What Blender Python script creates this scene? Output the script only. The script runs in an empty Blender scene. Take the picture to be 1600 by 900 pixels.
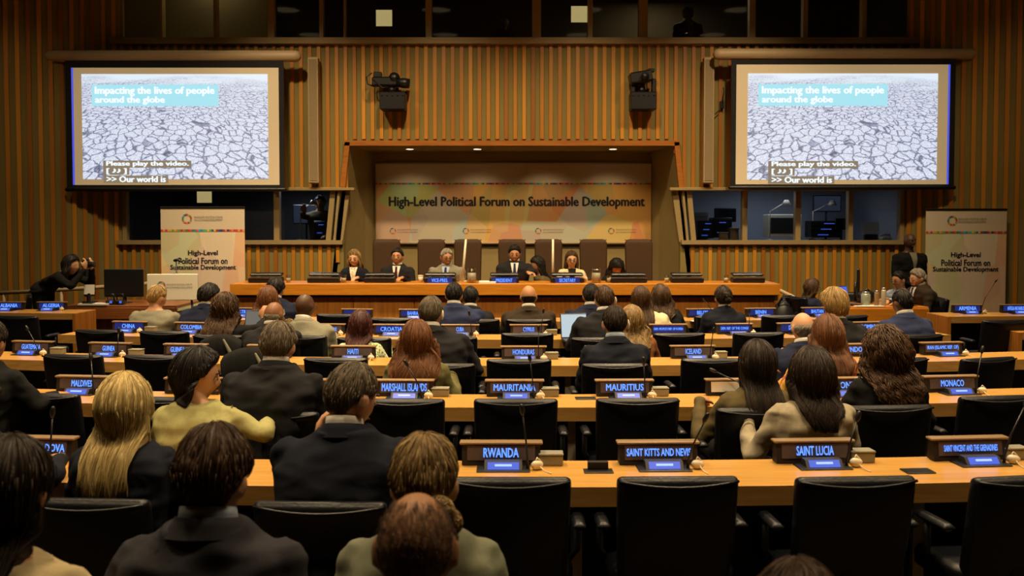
import bpy, math, random
from math import sin, cos, pi, sqrt, atan, atan2, tan, radians as R
from mathutils import Vector, Matrix, noise as mnoise
S = bpy.context.scene
COL = S.collection
random.seed(7)

# ---------------------------------------------------------------- camera, light, exposure
FPX, CAMZ, PIT, SHY = 1400.0, 1.755, R(2.0), -0.0319
PY0 = 450 + SHY * 1600                       # image row of the optical axis
cam = bpy.data.cameras.new('camera'); cam_ob = bpy.data.objects.new('camera', cam); COL.objects.link(cam_ob)
cam.sensor_width = 36; cam.lens = 36 * FPX / 1600; cam.shift_y = SHY
cam.clip_start = .05; cam.clip_end = 60
cam.dof.use_dof = True; cam.dof.focus_distance = 6.5; cam.dof.aperture_fstop = 4.5
cam_ob.location = (0, 0, CAMZ); cam_ob.rotation_euler = (pi / 2 - PIT, 0, 0)
S.camera = cam_ob
S.view_settings.view_transform = 'Standard'; S.view_settings.look = 'None'
S.view_settings.exposure = 0.0; S.view_settings.gamma = 1; S.view_settings.use_curve_mapping = False
S.cycles.max_bounces = 5; S.cycles.diffuse_bounces = 3; S.cycles.glossy_bounces = 3
S.cycles.transmission_bounces = 4; S.cycles.transparent_max_bounces = 16
S.cycles.caustics_reflective = False; S.cycles.caustics_refractive = False
S.cycles.sample_clamp_indirect = 4.0; S.cycles.use_denoising = True
S.cycles.use_light_tree = True
w = bpy.data.worlds.new('world'); S.world = w; w.use_nodes = True
w.node_tree.nodes['Background'].inputs[0].default_value = (.9, .62, .3, 1)
w.node_tree.nodes['Background'].inputs[1].default_value = .02
WARM = (1.0, .74, .43)
def lamp(name, kind, loc, power, size=.4, rot=(0, 0, 0), color=WARM, spread=None, size_y=None, spot=None, blend=.6):
    l = bpy.data.lights.new(name, kind); l.energy = power; l.color = color
    if kind == 'AREA':
        l.shape = 'RECTANGLE' if size_y else 'DISK'; l.size = size
        if size_y: l.size_y = size_y
        if spread: l.spread = R(spread)
    if kind == 'SPOT':
        l.spot_size = R(spot); l.spot_blend = blend; l.shadow_soft_size = size
    if kind == 'POINT': l.shadow_soft_size = size
    o = bpy.data.objects.new(name, l); o.location = loc; o.rotation_euler = rot; COL.objects.link(o); return o
# ceiling luminaires above the floor of the hall (the fixtures themselves are built with the ceiling)
CEIL = 5.75
LAMPS = [(x, y) for y in (3.0, 5.4, 7.8, 10.0) for x in (-4.2, -1.4, 1.4, 4.2)]
for x, y in LAMPS:
    lamp('ceiling_lamp_light', 'AREA', (x, y, CEIL - .06), (67 if abs(x) < 3 else 52) * (.62 if y < 4 else 1), .55, spread=95)
for x in (-3.1, -1.05, 1.05, 3.1):           # row of spots over the podium, turned to the wall
    lamp('podium_spot_light', 'SPOT', (x, 10.3, CEIL - .1), 400, .12, (R(33), 0, 0), spot=80, blend=.95)
    lamp('podium_fill_light', 'SPOT', (x, 7.6, CEIL - .1), 330, .12, (R(44), 0, 0), spot=46, blend=.9)  # added fill for the faces on the podium, without a fitting
for x in (-6.6, -5.0, 5.0, 6.6):             # added spots that brighten the side walls, without fittings
    lamp('added_wall_light', 'SPOT', (x, 10.2, CEIL - .1), 130 if abs(x) < 6 else 60, .12, (R(30), 0, 0), spot=80, blend=1)

# ---------------------------------------------------------------- helpers
def W(px, py, D):
    """world point seen at a photo pixel at depth D"""
    a = (PY0 - py) / FPX; b = (px - 800) / FPX
    dy = cos(PIT) + a * sin(PIT); dz = -sin(PIT) + a * cos(PIT)
    t = D / dy
    return Vector((b * t, D, CAMZ + dz * t))
def G(px, py, z):
    """world point seen at a photo pixel at height z"""
    a = (PY0 - py) / FPX; b = (px - 800) / FPX
    dy = cos(PIT) + a * sin(PIT); dz = -sin(PIT) + a * cos(PIT)
    t = (z - CAMZ) / dz
    return Vector((b * t, dy * t, z))
RC = 24.0                                    # radius of the curved desk rows
def sag(x): return x * x / (2 * RC)
def rowrot(x): return x / RC

class MB:
    def __init__(s): s.v = []; s.f = []; s.m = []; s.t = []; s.tint = .5
    def add(s, vs, fs, mi=0, M=None):
        o = len(s.v)
        for p in vs:
            p = Vector(p)
            if M is not None: p = M @ p
            s.v.append(p); s.t.append(s.tint)
        for f in fs: s.f.append(tuple(i + o for i in f)); s.m.append(mi)
        return s
    def box(s, c, d, mi=0, M=None):
        x, y, z = c; a, b, e = d[0] / 2, d[1] / 2, d[2] / 2
        vs = [(x + i * a, y + j * b, z + k * e) for k in (-1, 1) for j in (-1, 1) for i in (-1, 1)]
        fs = [(0, 2, 3, 1), (4, 5, 7, 6), (0, 1, 5, 4), (2, 6, 7, 3), (0, 4, 6, 2), (1, 3, 7, 5)]
        return s.add(vs, fs, mi, M)
    def bbox(s, c, d, r=.006, mi=0, M=None):
        """bevelled box: rounded in plan and chamfered top and bottom"""
        x, y, z = c; a, b, e = d[0] / 2, d[1] / 2, d[2] / 2
        r = min(r, a * .9, b * .9, e * .9)
        rings = []
        for zz, q in ((-e, r), (-e + r, 0), (e - r, 0), (e, r)):
            rings.append([(x + px, y + py, z + zz) for px, py in rrect(a - q, b - q, max(r * .6, 1e-4), 2)])
        return s.loft(rings, mi, M)
    def loft(s, rings, mi=0, M=None, cap=True, closed=False):
        n = len(rings[0]); vs = [p for r_ in rings for p in r_]; fs = []
        K = len(rings)
        for k in range(K - 1 if not closed else K):
            a, b = k * n, ((k + 1) % K) * n
            for i in range(n):
                j = (i + 1) % n
                fs.append((a + i, a + j, b + j, b + i))
        if cap and not closed:
            fs.append(tuple(range(n - 1, -1, -1))); fs.append(tuple(range((K - 1) * n, K * n)))
        return s.add(vs, fs, mi, M)
    def tube(s, pts, rad, n=8, mi=0, M=None, round_ends=False):
        pts = [Vector(p) for p in pts]
        if not hasattr(rad, '__len__'): rad = [rad] * len(pts)
        rad = list(rad)
        if round_ends:
            d0 = (pts[0] - pts[1]).normalized(); d1 = (pts[-1] - pts[-2]).normalized()
            a, ra, b, rb = pts[0], rad[0], pts[-1], rad[-1]
            pts = [a + d0 * ra * .95, a + d0 * ra * .6] + pts + [b + d1 * rb * .6, b + d1 * rb * .95]
            rad = [ra * .3, ra * .8] + rad + [rb * .8, rb * .3]
        rings = []; up = None
        for i, p in enumerate(pts):
            t = (pts[min(i + 1, len(pts) - 1)] - pts[max(i - 1, 0)]).normalized()
            if up is None: up = Vector((0, 0, 1)) if abs(t.z) < .9 else Vector((1, 0, 0))
            u = (up - t * up.dot(t))
            if u.length < 1e-5: u = t.orthogonal()
            u.normalize(); v = t.cross(u); up = u
            rings.append([p + (u * cos(2 * pi * k / n) + v * sin(2 * pi * k / n)) * rad[i] for k in range(n)])
        return s.loft(rings, mi, M)
    def lathe(s, prof, c=(0, 0, 0), n=16, mi=0, M=None, cap=True):
        rings = [[(c[0] + r * cos(2 * pi * k / n), c[1] + r * sin(2 * pi * k / n), c[2] + z) for k in range(n)] for r, z in prof]
        return s.loft(rings, mi, M, cap)
    def sphere(s, c, r, n=12, mi=0, M=None):
        if not hasattr(r, '__len__'): r = (r, r, r)
        rings = []
        for k in range(1, n // 2 + 1):
            a = -pi / 2 + pi * (k - .5) / (n // 2)
            rings.append([(c[0] + r[0] * cos(a) * cos(2 * pi * j / n), c[1] + r[1] * cos(a) * sin(2 * pi * j / n), c[2] + r[2] * sin(a)) for j in range(n)])
        return s.loft(rings, mi, M)
    def obj(s, name, mats, parent=None, smooth=False, loc=None, rot=None, tint=False):
        me = bpy.data.meshes.new(name)
        me.from_pydata(s.v, [], s.f)
        if not isinstance(mats, (list, tuple)): mats = [mats]
        for m in mats: me.materials.append(m)
        if any(s.m): me.polygons.foreach_set('material_index', s.m)
        if smooth: me.polygons.foreach_set('use_smooth', [True] * len(me.polygons))
        if tint:
            a = me.attributes.new('tint', 'FLOAT', 'POINT'); a.data.foreach_set('value', s.t)
        me.update()
        o = bpy.data.objects.new(name, me); COL.objects.link(o)
        if parent is not None: o.parent = parent
        if loc is not None: o.location = loc
        if rot is not None: o.rotation_euler = rot
        return o
def rrect(a, b, r, k=3):
    pts = []
    for cx, cy, s0 in ((a - r, b - r, 0), (-a + r, b - r, 90), (-a + r, -b + r, 180), (a - r, -b + r, 270)):
        for i in range(k + 1):
            t = R(s0 + 90 * i / k); pts.append((cx + r * cos(t), cy + r * sin(t)))
    return pts
def thing(name, label, cat, loc=(0, 0, 0), rz=0, group=None):
    o = bpy.data.objects.new(name, None); o.empty_display_size = .1; COL.objects.link(o)
    o.location = loc; o.rotation_euler = (0, 0, rz); return tag(o, label, cat, group)
def tag(o, label, cat, group=None):
    o['label'] = label; o['category'] = cat
    if group: o['group'] = group
    return o
def struct(o, label=None):
    o['kind'] = 'structure'
    if label: o['label'] = label
    return o
def dup(root, loc=None, rz=None, label=None, group=None):
    r = root.copy(); COL.objects.link(r)
    if loc is not None: r.location = loc
    if rz is not None: r.rotation_euler = (0, 0, rz)
    if label: r['label'] = label
    if group: r['group'] = group
    for ch in root.children:
        c = ch.copy(); COL.objects.link(c); c.parent = r
        for g in ch.children:
            d = g.copy(); COL.objects.link(d); d.parent = c
    return r
def text_mesh(body, width=None, height=.1, bold=.0, depth=.001, spacing=1.0):
    """lettering as a mesh standing in the XZ plane, centred, reading towards -Y"""
    cu = bpy.data.curves.new('lettering', 'FONT'); cu.body = body; cu.size = 1; cu.offset = bold
    cu.offset = 0; bold = bold * 1.0
    cu.align_x = 'CENTER'; cu.align_y = 'CENTER'; cu.space_character = spacing; cu.resolution_u = 2
    cu.extrude = 0
    o = bpy.data.objects.new('lettering', cu); COL.objects.link(o)
    dg = bpy.context.evaluated_depsgraph_get(); me = bpy.data.meshes.new_from_object(o.evaluated_get(dg))
    bpy.data.objects.remove(o); bpy.data.curves.remove(cu)
    me.name = 'lettering'
    xs = [v.co.x for v in me.vertices] or [0]; ys = [v.co.y for v in me.vertices] or [0]
    wx = max(xs) - min(xs) or 1; cx = (max(xs) + min(xs)) / 2; wy = max(ys) - min(ys) or 1; cy = (max(ys) + min(ys)) / 2
    sy = height / wy; sx = (width / wx) if width else sy
    V = [((v.co.x - cx), (v.co.y - cy)) for v in me.vertices]; F = [tuple(p.vertices) for p in me.polygons]
    sh_ = [(0, 0)] if not bold else [(0, 0), (bold, 0), (-bold, 0), (0, bold * .6), (0, -bold * .6)]
    vs = []; fs = []
    for k, (dx, dz) in enumerate(sh_):
        o_ = len(vs); vs += [((x + dx) * sx, -depth - .00015 * k, (z + dz) * sy) for x, z in V]; fs += [tuple(i + o_ for i in f) for f in F]
    bpy.data.meshes.remove(me); me = bpy.data.meshes.new('lettering'); me.from_pydata(vs, [], fs); me.update()
    return me
def text(body, m, parent, loc, width=None, height=.1, bold=0, rot=None, name='lettering', spacing=1.0):
    me = text_mesh(body, width, height, bold, 0, spacing); me.materials.clear(); me.materials.append(m)
    o = bpy.data.objects.new(name, me); COL.objects.link(o); o.parent = parent; o.location = loc
    if rot: o.rotation_euler = rot
    return o

# ---------------------------------------------------------------- materials
def nt(name):
    m = bpy.data.materials.new(name); m.use_nodes = True
    return m, m.node_tree, m.node_tree.nodes['Principled BSDF']
def mat(name, col, rough=.6, metal=0, var=.12, scale=30, bump=0, bscale=200, stretch=None, coat=0, sheen=0, spec=.5):
    m, t, b = nt(name); N = t.nodes; L = t.links
    b.inputs['Roughness'].default_value = rough; b.inputs['Metallic'].default_value = metal
    b.inputs['Coat Weight'].default_value = coat; b.inputs['Sheen Weight'].default_value = sheen
    b.inputs['Specular IOR Level'].default_value = spec
    tc = N.new('ShaderNodeTexCoord'); mp = N.new('ShaderNodeMapping'); L.new(tc.outputs['Object'], mp.inputs[0])
    if stretch: mp.inputs['Scale'].default_value = stretch
    no = N.new('ShaderNodeTexNoise'); no.inputs['Scale'].default_value = scale; no.inputs['Detail'].default_value = 4
    L.new(mp.outputs[0], no.inputs['Vector'])
    mx = N.new('ShaderNodeMix'); mx.data_type = 'RGBA'
    mx.inputs['A'].default_value = (*[c * (1 - var) for c in col], 1); mx.inputs['B'].default_value = (*[min(1, c * (1 + var)) for c in col], 1)
    L.new(no.outputs['Fac'], mx.inputs['Factor']); L.new(mx.outputs['Result'], b.inputs['Base Color'])
    if bump:
        n2 = N.new('ShaderNodeTexNoise'); n2.inputs['Scale'].default_value = bscale; L.new(mp.outputs[0], n2.inputs['Vector'])
        bp = N.new('ShaderNodeBump'); bp.inputs['Strength'].default_value = bump; bp.inputs['Distance'].default_value = .004
        L.new(n2.outputs['Fac'], bp.inputs['Height']); L.new(bp.outputs[0], b.inputs['Normal'])
    return m
def wood(name, c1, c2, rough=.35, stretch=(2, 30, 30), coat=.3):
    m, t, b = nt(name); N = t.nodes; L = t.links
    b.inputs['Roughness'].default_value = rough; b.inputs['Coat Weight'].default_value = coat; b.inputs['Coat Roughness'].default_value = .25
    tc = N.new('ShaderNodeTexCoord'); mp = N.new('ShaderNodeMapping'); mp.inputs['Scale'].default_value = stretch
    L.new(tc.outputs['Object'], mp.inputs[0])
    no = N.new('ShaderNodeTexNoise'); no.inputs['Scale'].default_value = 1.5; no.inputs['Detail'].default_value = 6; no.inputs['Distortion'].default_value = .6
    L.new(mp.outputs[0], no.inputs['Vector'])
    cr = N.new('ShaderNodeValToRGB'); cr.color_ramp.elements[0].position = .32; cr.color_ramp.elements[1].position = .68
    cr.color_ramp.elements[0].color = (*c1, 1); cr.color_ramp.elements[1].color = (*c2, 1)
    L.new(no.outputs['Fac'], cr.inputs[0]); L.new(cr.outputs[0], b.inputs['Base Color'])
    return m
def emit(name, col, st=1.0, base=(.01, .01, .02)):
    m, t, b = nt(name); b.inputs['Base Color'].default_value = (*base, 1)
    b.inputs['Emission Color'].default_value = (*col, 1); b.inputs['Emission Strength'].default_value = st; b.inputs['Roughness'].default_value = .3
    return m
def tinted(name, stops, rough=.6, coat=0, bump=0):
    """colour by the per-piece 'tint' attribute"""
    m, t, b = nt(name); N = t.nodes; L = t.links; b.inputs['Roughness'].default_value = rough; b.inputs['Coat Weight'].default_value = coat
    at = N.new('ShaderNodeAttribute'); at.attribute_name = 'tint'
    cr = N.new('ShaderNodeValToRGB'); e = cr.color_ramp.elements
    e[0].position, e[0].color = stops[0][0], (*stops[0][1], 1); e[1].position, e[1].color = stops[-1][0], (*stops[-1][1], 1)
    for p, c in stops[1:-1]: q = e.new(p); q.color = (*c, 1)
    tc = N.new('ShaderNodeTexCoord'); mp = N.new('ShaderNodeMapping'); mp.inputs['Scale'].default_value = (30, 30, 1.2)
    no = N.new('ShaderNodeTexNoise'); no.inputs['Scale'].default_value = 1.5; L.new(tc.outputs['Object'], mp.inputs[0]); L.new(mp.outputs[0], no.inputs[0])
    ma = N.new('ShaderNodeMath'); ma.operation = 'MULTIPLY_ADD'; ma.inputs[1].default_value = .35
    ma2 = N.new('ShaderNodeMath'); ma2.operation = 'SUBTRACT'; ma2.inputs[1].default_value = .17
    L.new(no.outputs['Fac'], ma.inputs[0]); L.new(at.outputs['Fac'], ma2.inputs[0]); L.new(ma2.outputs[0], ma.inputs[2])
    L.new(ma.outputs[0], cr.inputs[0]); L.new(cr.outputs[0], b.inputs['Base Color'])
    return m
M = {}
M['olive_panel'] = mat('olive_wall_panel', (.25, .19, .05), .75, var=.15, scale=3, stretch=(12, 12, 1))
M['slat'] = tinted('orange_wood_slat', [(0, (.34, .115, .01)), (.5, (.54, .215, .016)), (1, (.72, .32, .028))], .45, coat=.1)
M['trim_wood'] = wood('orange_trim_wood', (.36, .12, .018), (.5, .19, .03))
M['olive_frame'] = mat('olive_painted_frame', (.34, .25, .11), .55, var=.08)
M['reveal'] = mat('olive_plaster', (.34, .25, .095), .8, var=.08, scale=4)
M['desk_top'] = wood('light_oak_top', (.53, .27, .055), (.64, .35, .085), .32)
M['desk_edge'] = wood('light_oak_edge', (.5, .25, .055), (.66, .36, .1), .4)
M['podium_wood'] = wood('orange_podium_wood', (.52, .18, .012), (.64, .25, .02), .35)
M['podium_panel'] = wood('podium_veneer', (.36, .125, .018), (.55, .22, .035), .4, stretch=(18, 18, 1.2))
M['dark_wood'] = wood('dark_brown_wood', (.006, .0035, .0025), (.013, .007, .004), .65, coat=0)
M['brown_wood'] = wood('brown_table_wood', (.2, .065, .015), (.3, .1, .025), .35)
M['cap_wood'] = wood('nameplate_cap_wood', (.23, .14, .065), (.31, .2, .09), .45)
M['leather'] = mat('navy_black_leather', (.004, .005, .008), .4, var=.2, scale=12, bump=.25, bscale=90, spec=.4)
M['brown_leather'] = mat('brown_leather', (.05, .022, .006), .6, var=.2, scale=12, bump=.25, bscale=90, spec=.25)
M['black_plastic'] = mat('black_plastic', (.007, .007, .008), .4, var=.1)
M['dark_metal'] = mat('dark_metal', (.03, .03, .03), .4, .6)
M['grey_metal'] = mat('grey_painted_metal', (.5, .44, .32), .5, .2)
M['silver'] = mat('silver_metal', (.5, .5, .5), .3, .8)
M['beige_metal'] = mat('beige_painted_metal', (.46, .34, .19), .5, var=.05)
M['beige_plastic'] = mat('beige_plastic', (.25, .24, .18), .55, var=.06)
M['ivory'] = mat('ivory_plastic', (.75, .68, .5), .4, var=.05)
M['paper'] = mat('white_paper', (.8, .78, .7), .8, var=.04)
M['cream_board'] = mat('cream_board', (.85, .77, .58), .7, var=.03)
M['led_panel'] = mat('dim_led_panel', (.10, .075, .08), .45, var=.2, scale=60)
M['blue_panel'] = emit('dim_blue_panel', (.02, .04, .3), .5)
M['led_text'] = emit('blue_led_letters', (.11, .28, 1.0), 1.7)
M['blue_screen'] = emit('blue_console_screen', (.07, .14, .75), .95)
M['screen_glow'] = emit('bright_console_line', (.45, .65, 1), 1.1)
M['carpet'] = mat('dark_carpet', (.035, .022, .012), .95, var=.3, scale=60, bump=.3)
M['ceiling'] = mat('dark_ceiling_tile', (.12, .09, .05), .9, var=.1)
M['dark_wall'] = wood('dark_side_wall', (.12, .05, .015), (.2, .09, .03), .6, stretch=(10, 10, 1))
M['black_fabric'] = mat('black_screen_border', (.006, .006, .008), .8)
M['screen_fabric'] = mat('screen_fabric', (.75, .6, .38), .8, var=.03)
M['glow_paper'] = emit('glowing_paper_square', (.85, .72, .3), .38, base=(.7, .6, .3))  # plain paper; the emission stands in for light on it
M['glass'] = None
def glass(name, col=(1, 1, 1), rough=0.0, alpha=.1):
    m, t, b = nt(name); N = t.nodes; L = t.links
    tr = N.new('ShaderNodeBsdfTransparent'); tr.inputs[0].default_value = (*col, 1)
    gl = N.new('ShaderNodeBsdfGlossy'); gl.inputs['Roughness'].default_value = .03
    lw = N.new('ShaderNodeLayerWeight'); fr = N.new('ShaderNodeMath'); fr.operation = 'POWER'; fr.inputs[1].default_value = 4; L.new(lw.outputs['Facing'], fr.inputs[0])
    f2 = N.new('ShaderNodeMath'); f2.operation = 'MULTIPLY_ADD'; f2.inputs[1].default_value = .7; f2.inputs[2].default_value = .035; L.new(fr.outputs[0], f2.inputs[0]); fr = f2
    mx = N.new('ShaderNodeMixShader'); L.new(fr.outputs[0], mx.inputs[0]); L.new(tr.outputs[0], mx.inputs[1]); L.new(gl.outputs[0], mx.inputs[2])
    L.new(mx.outputs[0], N['Material Output'].inputs[0]); return m
M['glass'] = glass('window_glass', (.75, .78, .8)); M['clear'] = glass('clear_glass', (.9, .9, .88))
M['jug_water'] = mat('cloudy_water_glass', (.55, .5, .38), .15, var=.2)

# ---------------------------------------------------------------- the room
DW = 13.3                                      # distance of the front wall
def xw(px, D=DW): return (px - 800) / FPX * D
def zw(py, D=DW, px=800): return W(px, py, D).z
Z_SILL, Z_HEAD = zw(378), zw(297)              # booth windows
Z_OPEN = zw(228)                               # head of the podium recess
Z_TOP = zw(62)                                 # sill of the upper windows
XL, XR = xw(190), xw(1412)                     # ends of the flat front wall
def openx(z): return 2.39 + (Z_OPEN - z) * .112   # half width of the recess opening (splayed)
ROOMX = 9.2; BACKY = -3.2
struct(MB().box((0, 5.6, -.05), (2 * ROOMX, 18.4, .1)).obj('floor', M['carpet']))
struct(MB().box((0, 5.6, CEIL + .05), (2 * ROOMX, 18.4, .1)).obj('ceiling', M['ceiling']))
struct(MB().box((0, BACKY - .05, CEIL / 2), (2 * ROOMX, .1, CEIL)).obj('wall_back', M['dark_wall']))
struct(MB().box((-ROOMX - .05, 5.0, CEIL / 2), (.1, 16.4, CEIL)).obj('wall_left', M['dark_wall']))
struct(MB().box((ROOMX + .05, 5.0, CEIL / 2), (.1, 16.4, CEIL)).obj('wall_right', M['dark_wall']))
# front wall: olive backing with orange slats
def backing(mb, x0, x1, z0, z1, y=DW, th=.12): mb.box(((x0 + x1) / 2, y + th / 2, (z0 + z1) / 2), (x1 - x0, th, z1 - z0))
wall = MB()
BX = xw(537)                                   # inner end of booths (negative)
BXR = -BX
wx0, wx1 = xw(193), xw(523); rx0, rx1 = xw(1077), xw(1408)
backing(wall, XL, BX - .0, 0, Z_SILL); backing(wall, BXR, XR, 0, Z_SILL)
backing(wall, XL, -2.5, Z_HEAD, Z_OPEN); backing(wall, 2.5, XR, Z_HEAD, Z_OPEN)
backing(wall, XL, XR, Z_OPEN, Z_TOP)
backing(wall, XL, xw(190) + .02, Z_SILL, Z_HEAD); backing(wall, xw(1410), XR, Z_SILL, Z_HEAD)
for sx in (-1, 1):                             # splayed bits beside the opening
    a = openx(Z_HEAD)
    vs = [(sx * 2.5, DW, Z_HEAD), (sx * a, DW, Z_HEAD), (sx * 2.39, DW, Z_OPEN), (sx * 2.5, DW, Z_OPEN)]
    vs += [(x, DW + .12, z) for x, y, z in vs]
    wall.add(vs, [(0, 1, 2, 3), (7, 6, 5, 4), (1, 5, 6, 2), (0, 4, 5, 1), (3, 2, 6, 7), (0, 3, 7, 4)])
UX0, UX1 = xw(188), xw(1428)                   # upper gallery windows
backing(wall, XL, UX0, Z_TOP, CEIL); backing(wall, UX1, XR, Z_TOP, CEIL) if UX1 < XR else None
front = struct(wall.obj('wall_front', M['olive_panel']))
sl = MB(); P = .1315
nslat = int((XR - XL) / P)
for i in range(nslat + 1):
    x = XL + .03 + i * P; wd = .052
    if x + wd > XR: break
    sl.tint = min(1, max(0, random.gauss(.5, .26)))
    segs = []
    ax = abs(x + wd / 2)
    if ax < 2.36: segs.append((Z_OPEN + .1, Z_TOP - .03))
    elif ax < 2.62: segs.append((Z_OPEN - (ax - 2.39) / .112 + .1 if ax < 2.45 else Z_HEAD + .03, Z_TOP - .03))
    else: segs.append((Z_HEAD + .03, Z_TOP - .03))
    if ax > openx(0): segs.append((0.06, Z_SILL - .03))
    elif ax > openx(Z_SILL) + .02: segs.append((max(.06, 2.91 - (ax - 2.39) / .112), Z_SILL - .03))
    for z0, z1 in segs:
        sl.box((x + wd / 2, DW - .012, (z0 + z1) / 2), (wd, .024, z1 - z0))
sl.obj('slats', M['slat'], front, tint=True)
# angled flank walls
def flank(name, sx):
    p0 = Vector((sx * abs(XL if sx < 0 else XR), DW, 0)); p1 = Vector((sx * ROOMX, DW - 1.7, 0))
    d = p1 - p0; Ln = d.length; d.normalize(); n = Vector((-d.y, d.x, 0)) * (1 if sx < 0 else -1)
    if n.y > 0: n = -n
    b = MB(); s_ = MB()
    def q(a, off, z): v = p0 + d * a + n * off; return (v.x, v.y, z)
    vs = [q(0, 0, 0), q(Ln, 0, 0), q(Ln, 0, CEIL), q(0, 0, CEIL), q(0, -.12, 0), q(Ln, -.12, 0), q(Ln, -.12, CEIL), q(0, -.12, CEIL)]
    b.add(vs, [(0, 1, 2, 3), (7, 6, 5, 4), (1, 5, 6, 2), (0, 4, 5, 1), (3, 2, 6, 7), (0, 3, 7, 4)])
    o = struct(b.obj(name, M['olive_panel']))
    a = .04
    while a < Ln - .06:
        s_.tint = min(1, max(0, random.gauss(.45, .26)))
        w_ = .055
        vs = [q(a, 0, .06), q(a + w_, 0, .06), q(a + w_, .024, .06), q(a, .024, .06)]
        vs += [(x, y, CEIL) for x, y, z in vs]
        s_.add(vs, [(0, 1, 2, 3), (7, 6, 5, 4), (0, 4, 5, 1), (1, 5, 6, 2), (2, 6, 7, 3), (3, 7, 4, 0)])
        a += .1385
    s_.obj('slats', M['slat'], o, tint=True)
    return p0, d, n
FL = flank('wall_front_left', -1); FR = flank('wall_front_right', 1)
# baseboard
for k, (a, b) in enumerate(((XL, -openx(0)), (openx(0), XR))):
    struct(MB().box(((a + b) / 2, DW - .02, .03), (b - a, .06, .06)).obj('baseboard_front_%s' % ('left', 'right')[k], M['dark_wood']))
# recess of the podium
YB = 14.5; XB = 2.23
struct(MB().box((0, YB + .05, 1.7), (2 * XB + .3, .1, 3.4)).obj('wall_recess', M['reveal']))
rc = MB()
zt = Z_OPEN
vs = [(-2.39 - .02, DW, zt), (2.41, DW, zt), (XB, YB, zt), (-XB, YB, zt)]; vs += [(x, y, z + .06) for x, y, z in vs]
rc.add(vs, [(3, 2, 1, 0), (4, 5, 6, 7), (0, 1, 5, 4), (1, 2, 6, 5), (2, 3, 7, 6), (3, 0, 4, 7)])
struct(rc.obj('ceiling_recess', M['reveal']))
for sx, nm in ((-1, 'left'), (1, 'right')):
    b = MB(); t0, t1 = openx(0), openx(zt)
    vs = [(sx * t0, DW, 0), (sx * XB, YB, 0), (sx * XB, YB, zt), (sx * t1, DW, zt)]
    vs += [(x + sx * .07, y, z) for x, y, z in vs]
    f = [(0, 1, 2, 3), (7, 6, 5, 4), (0, 4, 5, 1), (1, 5, 6, 2), (2, 6, 7, 3), (3, 7, 4, 0)]
    struct(b.add(vs, f).obj('wall_recess_' + nm, M['reveal']))
# orange wood surround of the opening
tr = MB()
tr.box((0, DW - .03, zt + .035), (2 * 2.39 + .16, .1, .075))
for sx in (-1, 1):
    a, b = openx(zt + .05), openx(Z_HEAD)
    pts = [(sx * a, zt + .05), (sx * (a + .075), zt + .05), (sx * (b + .075), Z_HEAD), (sx * b, Z_HEAD)]
    vs = [(x, DW - .08, z) for x, z in pts] + [(x, DW + .02, z) for x, z in pts]
    tr.add(vs, [(0, 1, 2, 3), (7, 6, 5, 4), (0, 4, 5, 1), (1, 5, 6, 2), (2, 6, 7, 3), (3, 7, 4, 0)])
struct(tr.obj('trim_1', M['trim_wood']))
# downlights in the recess ceiling
for k, px in enumerate((641, 746, 957)):
    X = xw(px, 13.8)
    t = thing('recessed_downlight', 'small round glowing downlight in the recess ceiling, %s' % ('nearest its left end', 'between the other two', 'nearest its right end')[k], 'ceiling light', (X, 13.8, zt), 0, 'downlights above the podium recess')
    MB().lathe([(.075, -.012), (.085, -.004), (.085, .0), (.06, .0), (.06, -.01)], n=20, cap=False).obj('rim', M['beige_metal'], t, True)
    MB().lathe([(.0, -.008), (.058, -.008), (.058, -.002), (0, -.002)], n=20).obj('lens', emit('downlight_lens', (1, .8, .5), 6), t)
for X in (-1.57, -.53, .53, 1.55):
    lamp('recess_light', 'SPOT', (X, 13.75, zt - .03), 17, .05, (R(14), 0, 0), spot=110, blend=.8)
# ---------------------------------------------------------------- booth and gallery windows
OL = M['olive_frame']
wn = [0]
def wname():
    wn[0] += 1; return 'window_%d' % wn[0]
def window_band(xs, z0, z1, bars, y=DW, head=.05, sill=.06, slantL=0, slantR=0, sillout=.05):
    x0, x1 = xs
    g = MB().box(((x0 + x1) / 2, y + .07, (z0 + z1) / 2), (x1 - x0, .008, z1 - z0)).obj(wname(), M['glass'])
    struct(g)
    f = MB()
    f.box(((x0 + x1) / 2, y + .02, z0 - sill / 2 + .015), (x1 - x0 + .14, .16 + sillout, sill))
    f.box(((x0 + x1) / 2, y + .02, z1 + head / 2 - .01), (x1 - x0 + .14, .2, head))
    f.obj('window_frame', OL, g)
    for bx, bw in bars:
        MB().bbox((bx, y + .03, (z0 + z1) / 2), (bw, .12, z1 - z0), .008).obj('mullion', OL, g)
    return g
xx = [xw(p) for p in (196, 433, 525)]
window_band((xw(193), xw(529)), Z_SILL + .01, Z_HEAD, [(xw(196), .06), (xw(433), .085)])
window_band((xw(1071), xw(1410)), Z_SILL + .01, Z_HEAD, [(xw(1163), .075), (xw(1246), .075), (xw(1328), .07), (xw(1408), .06)])
jn = 1
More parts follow.
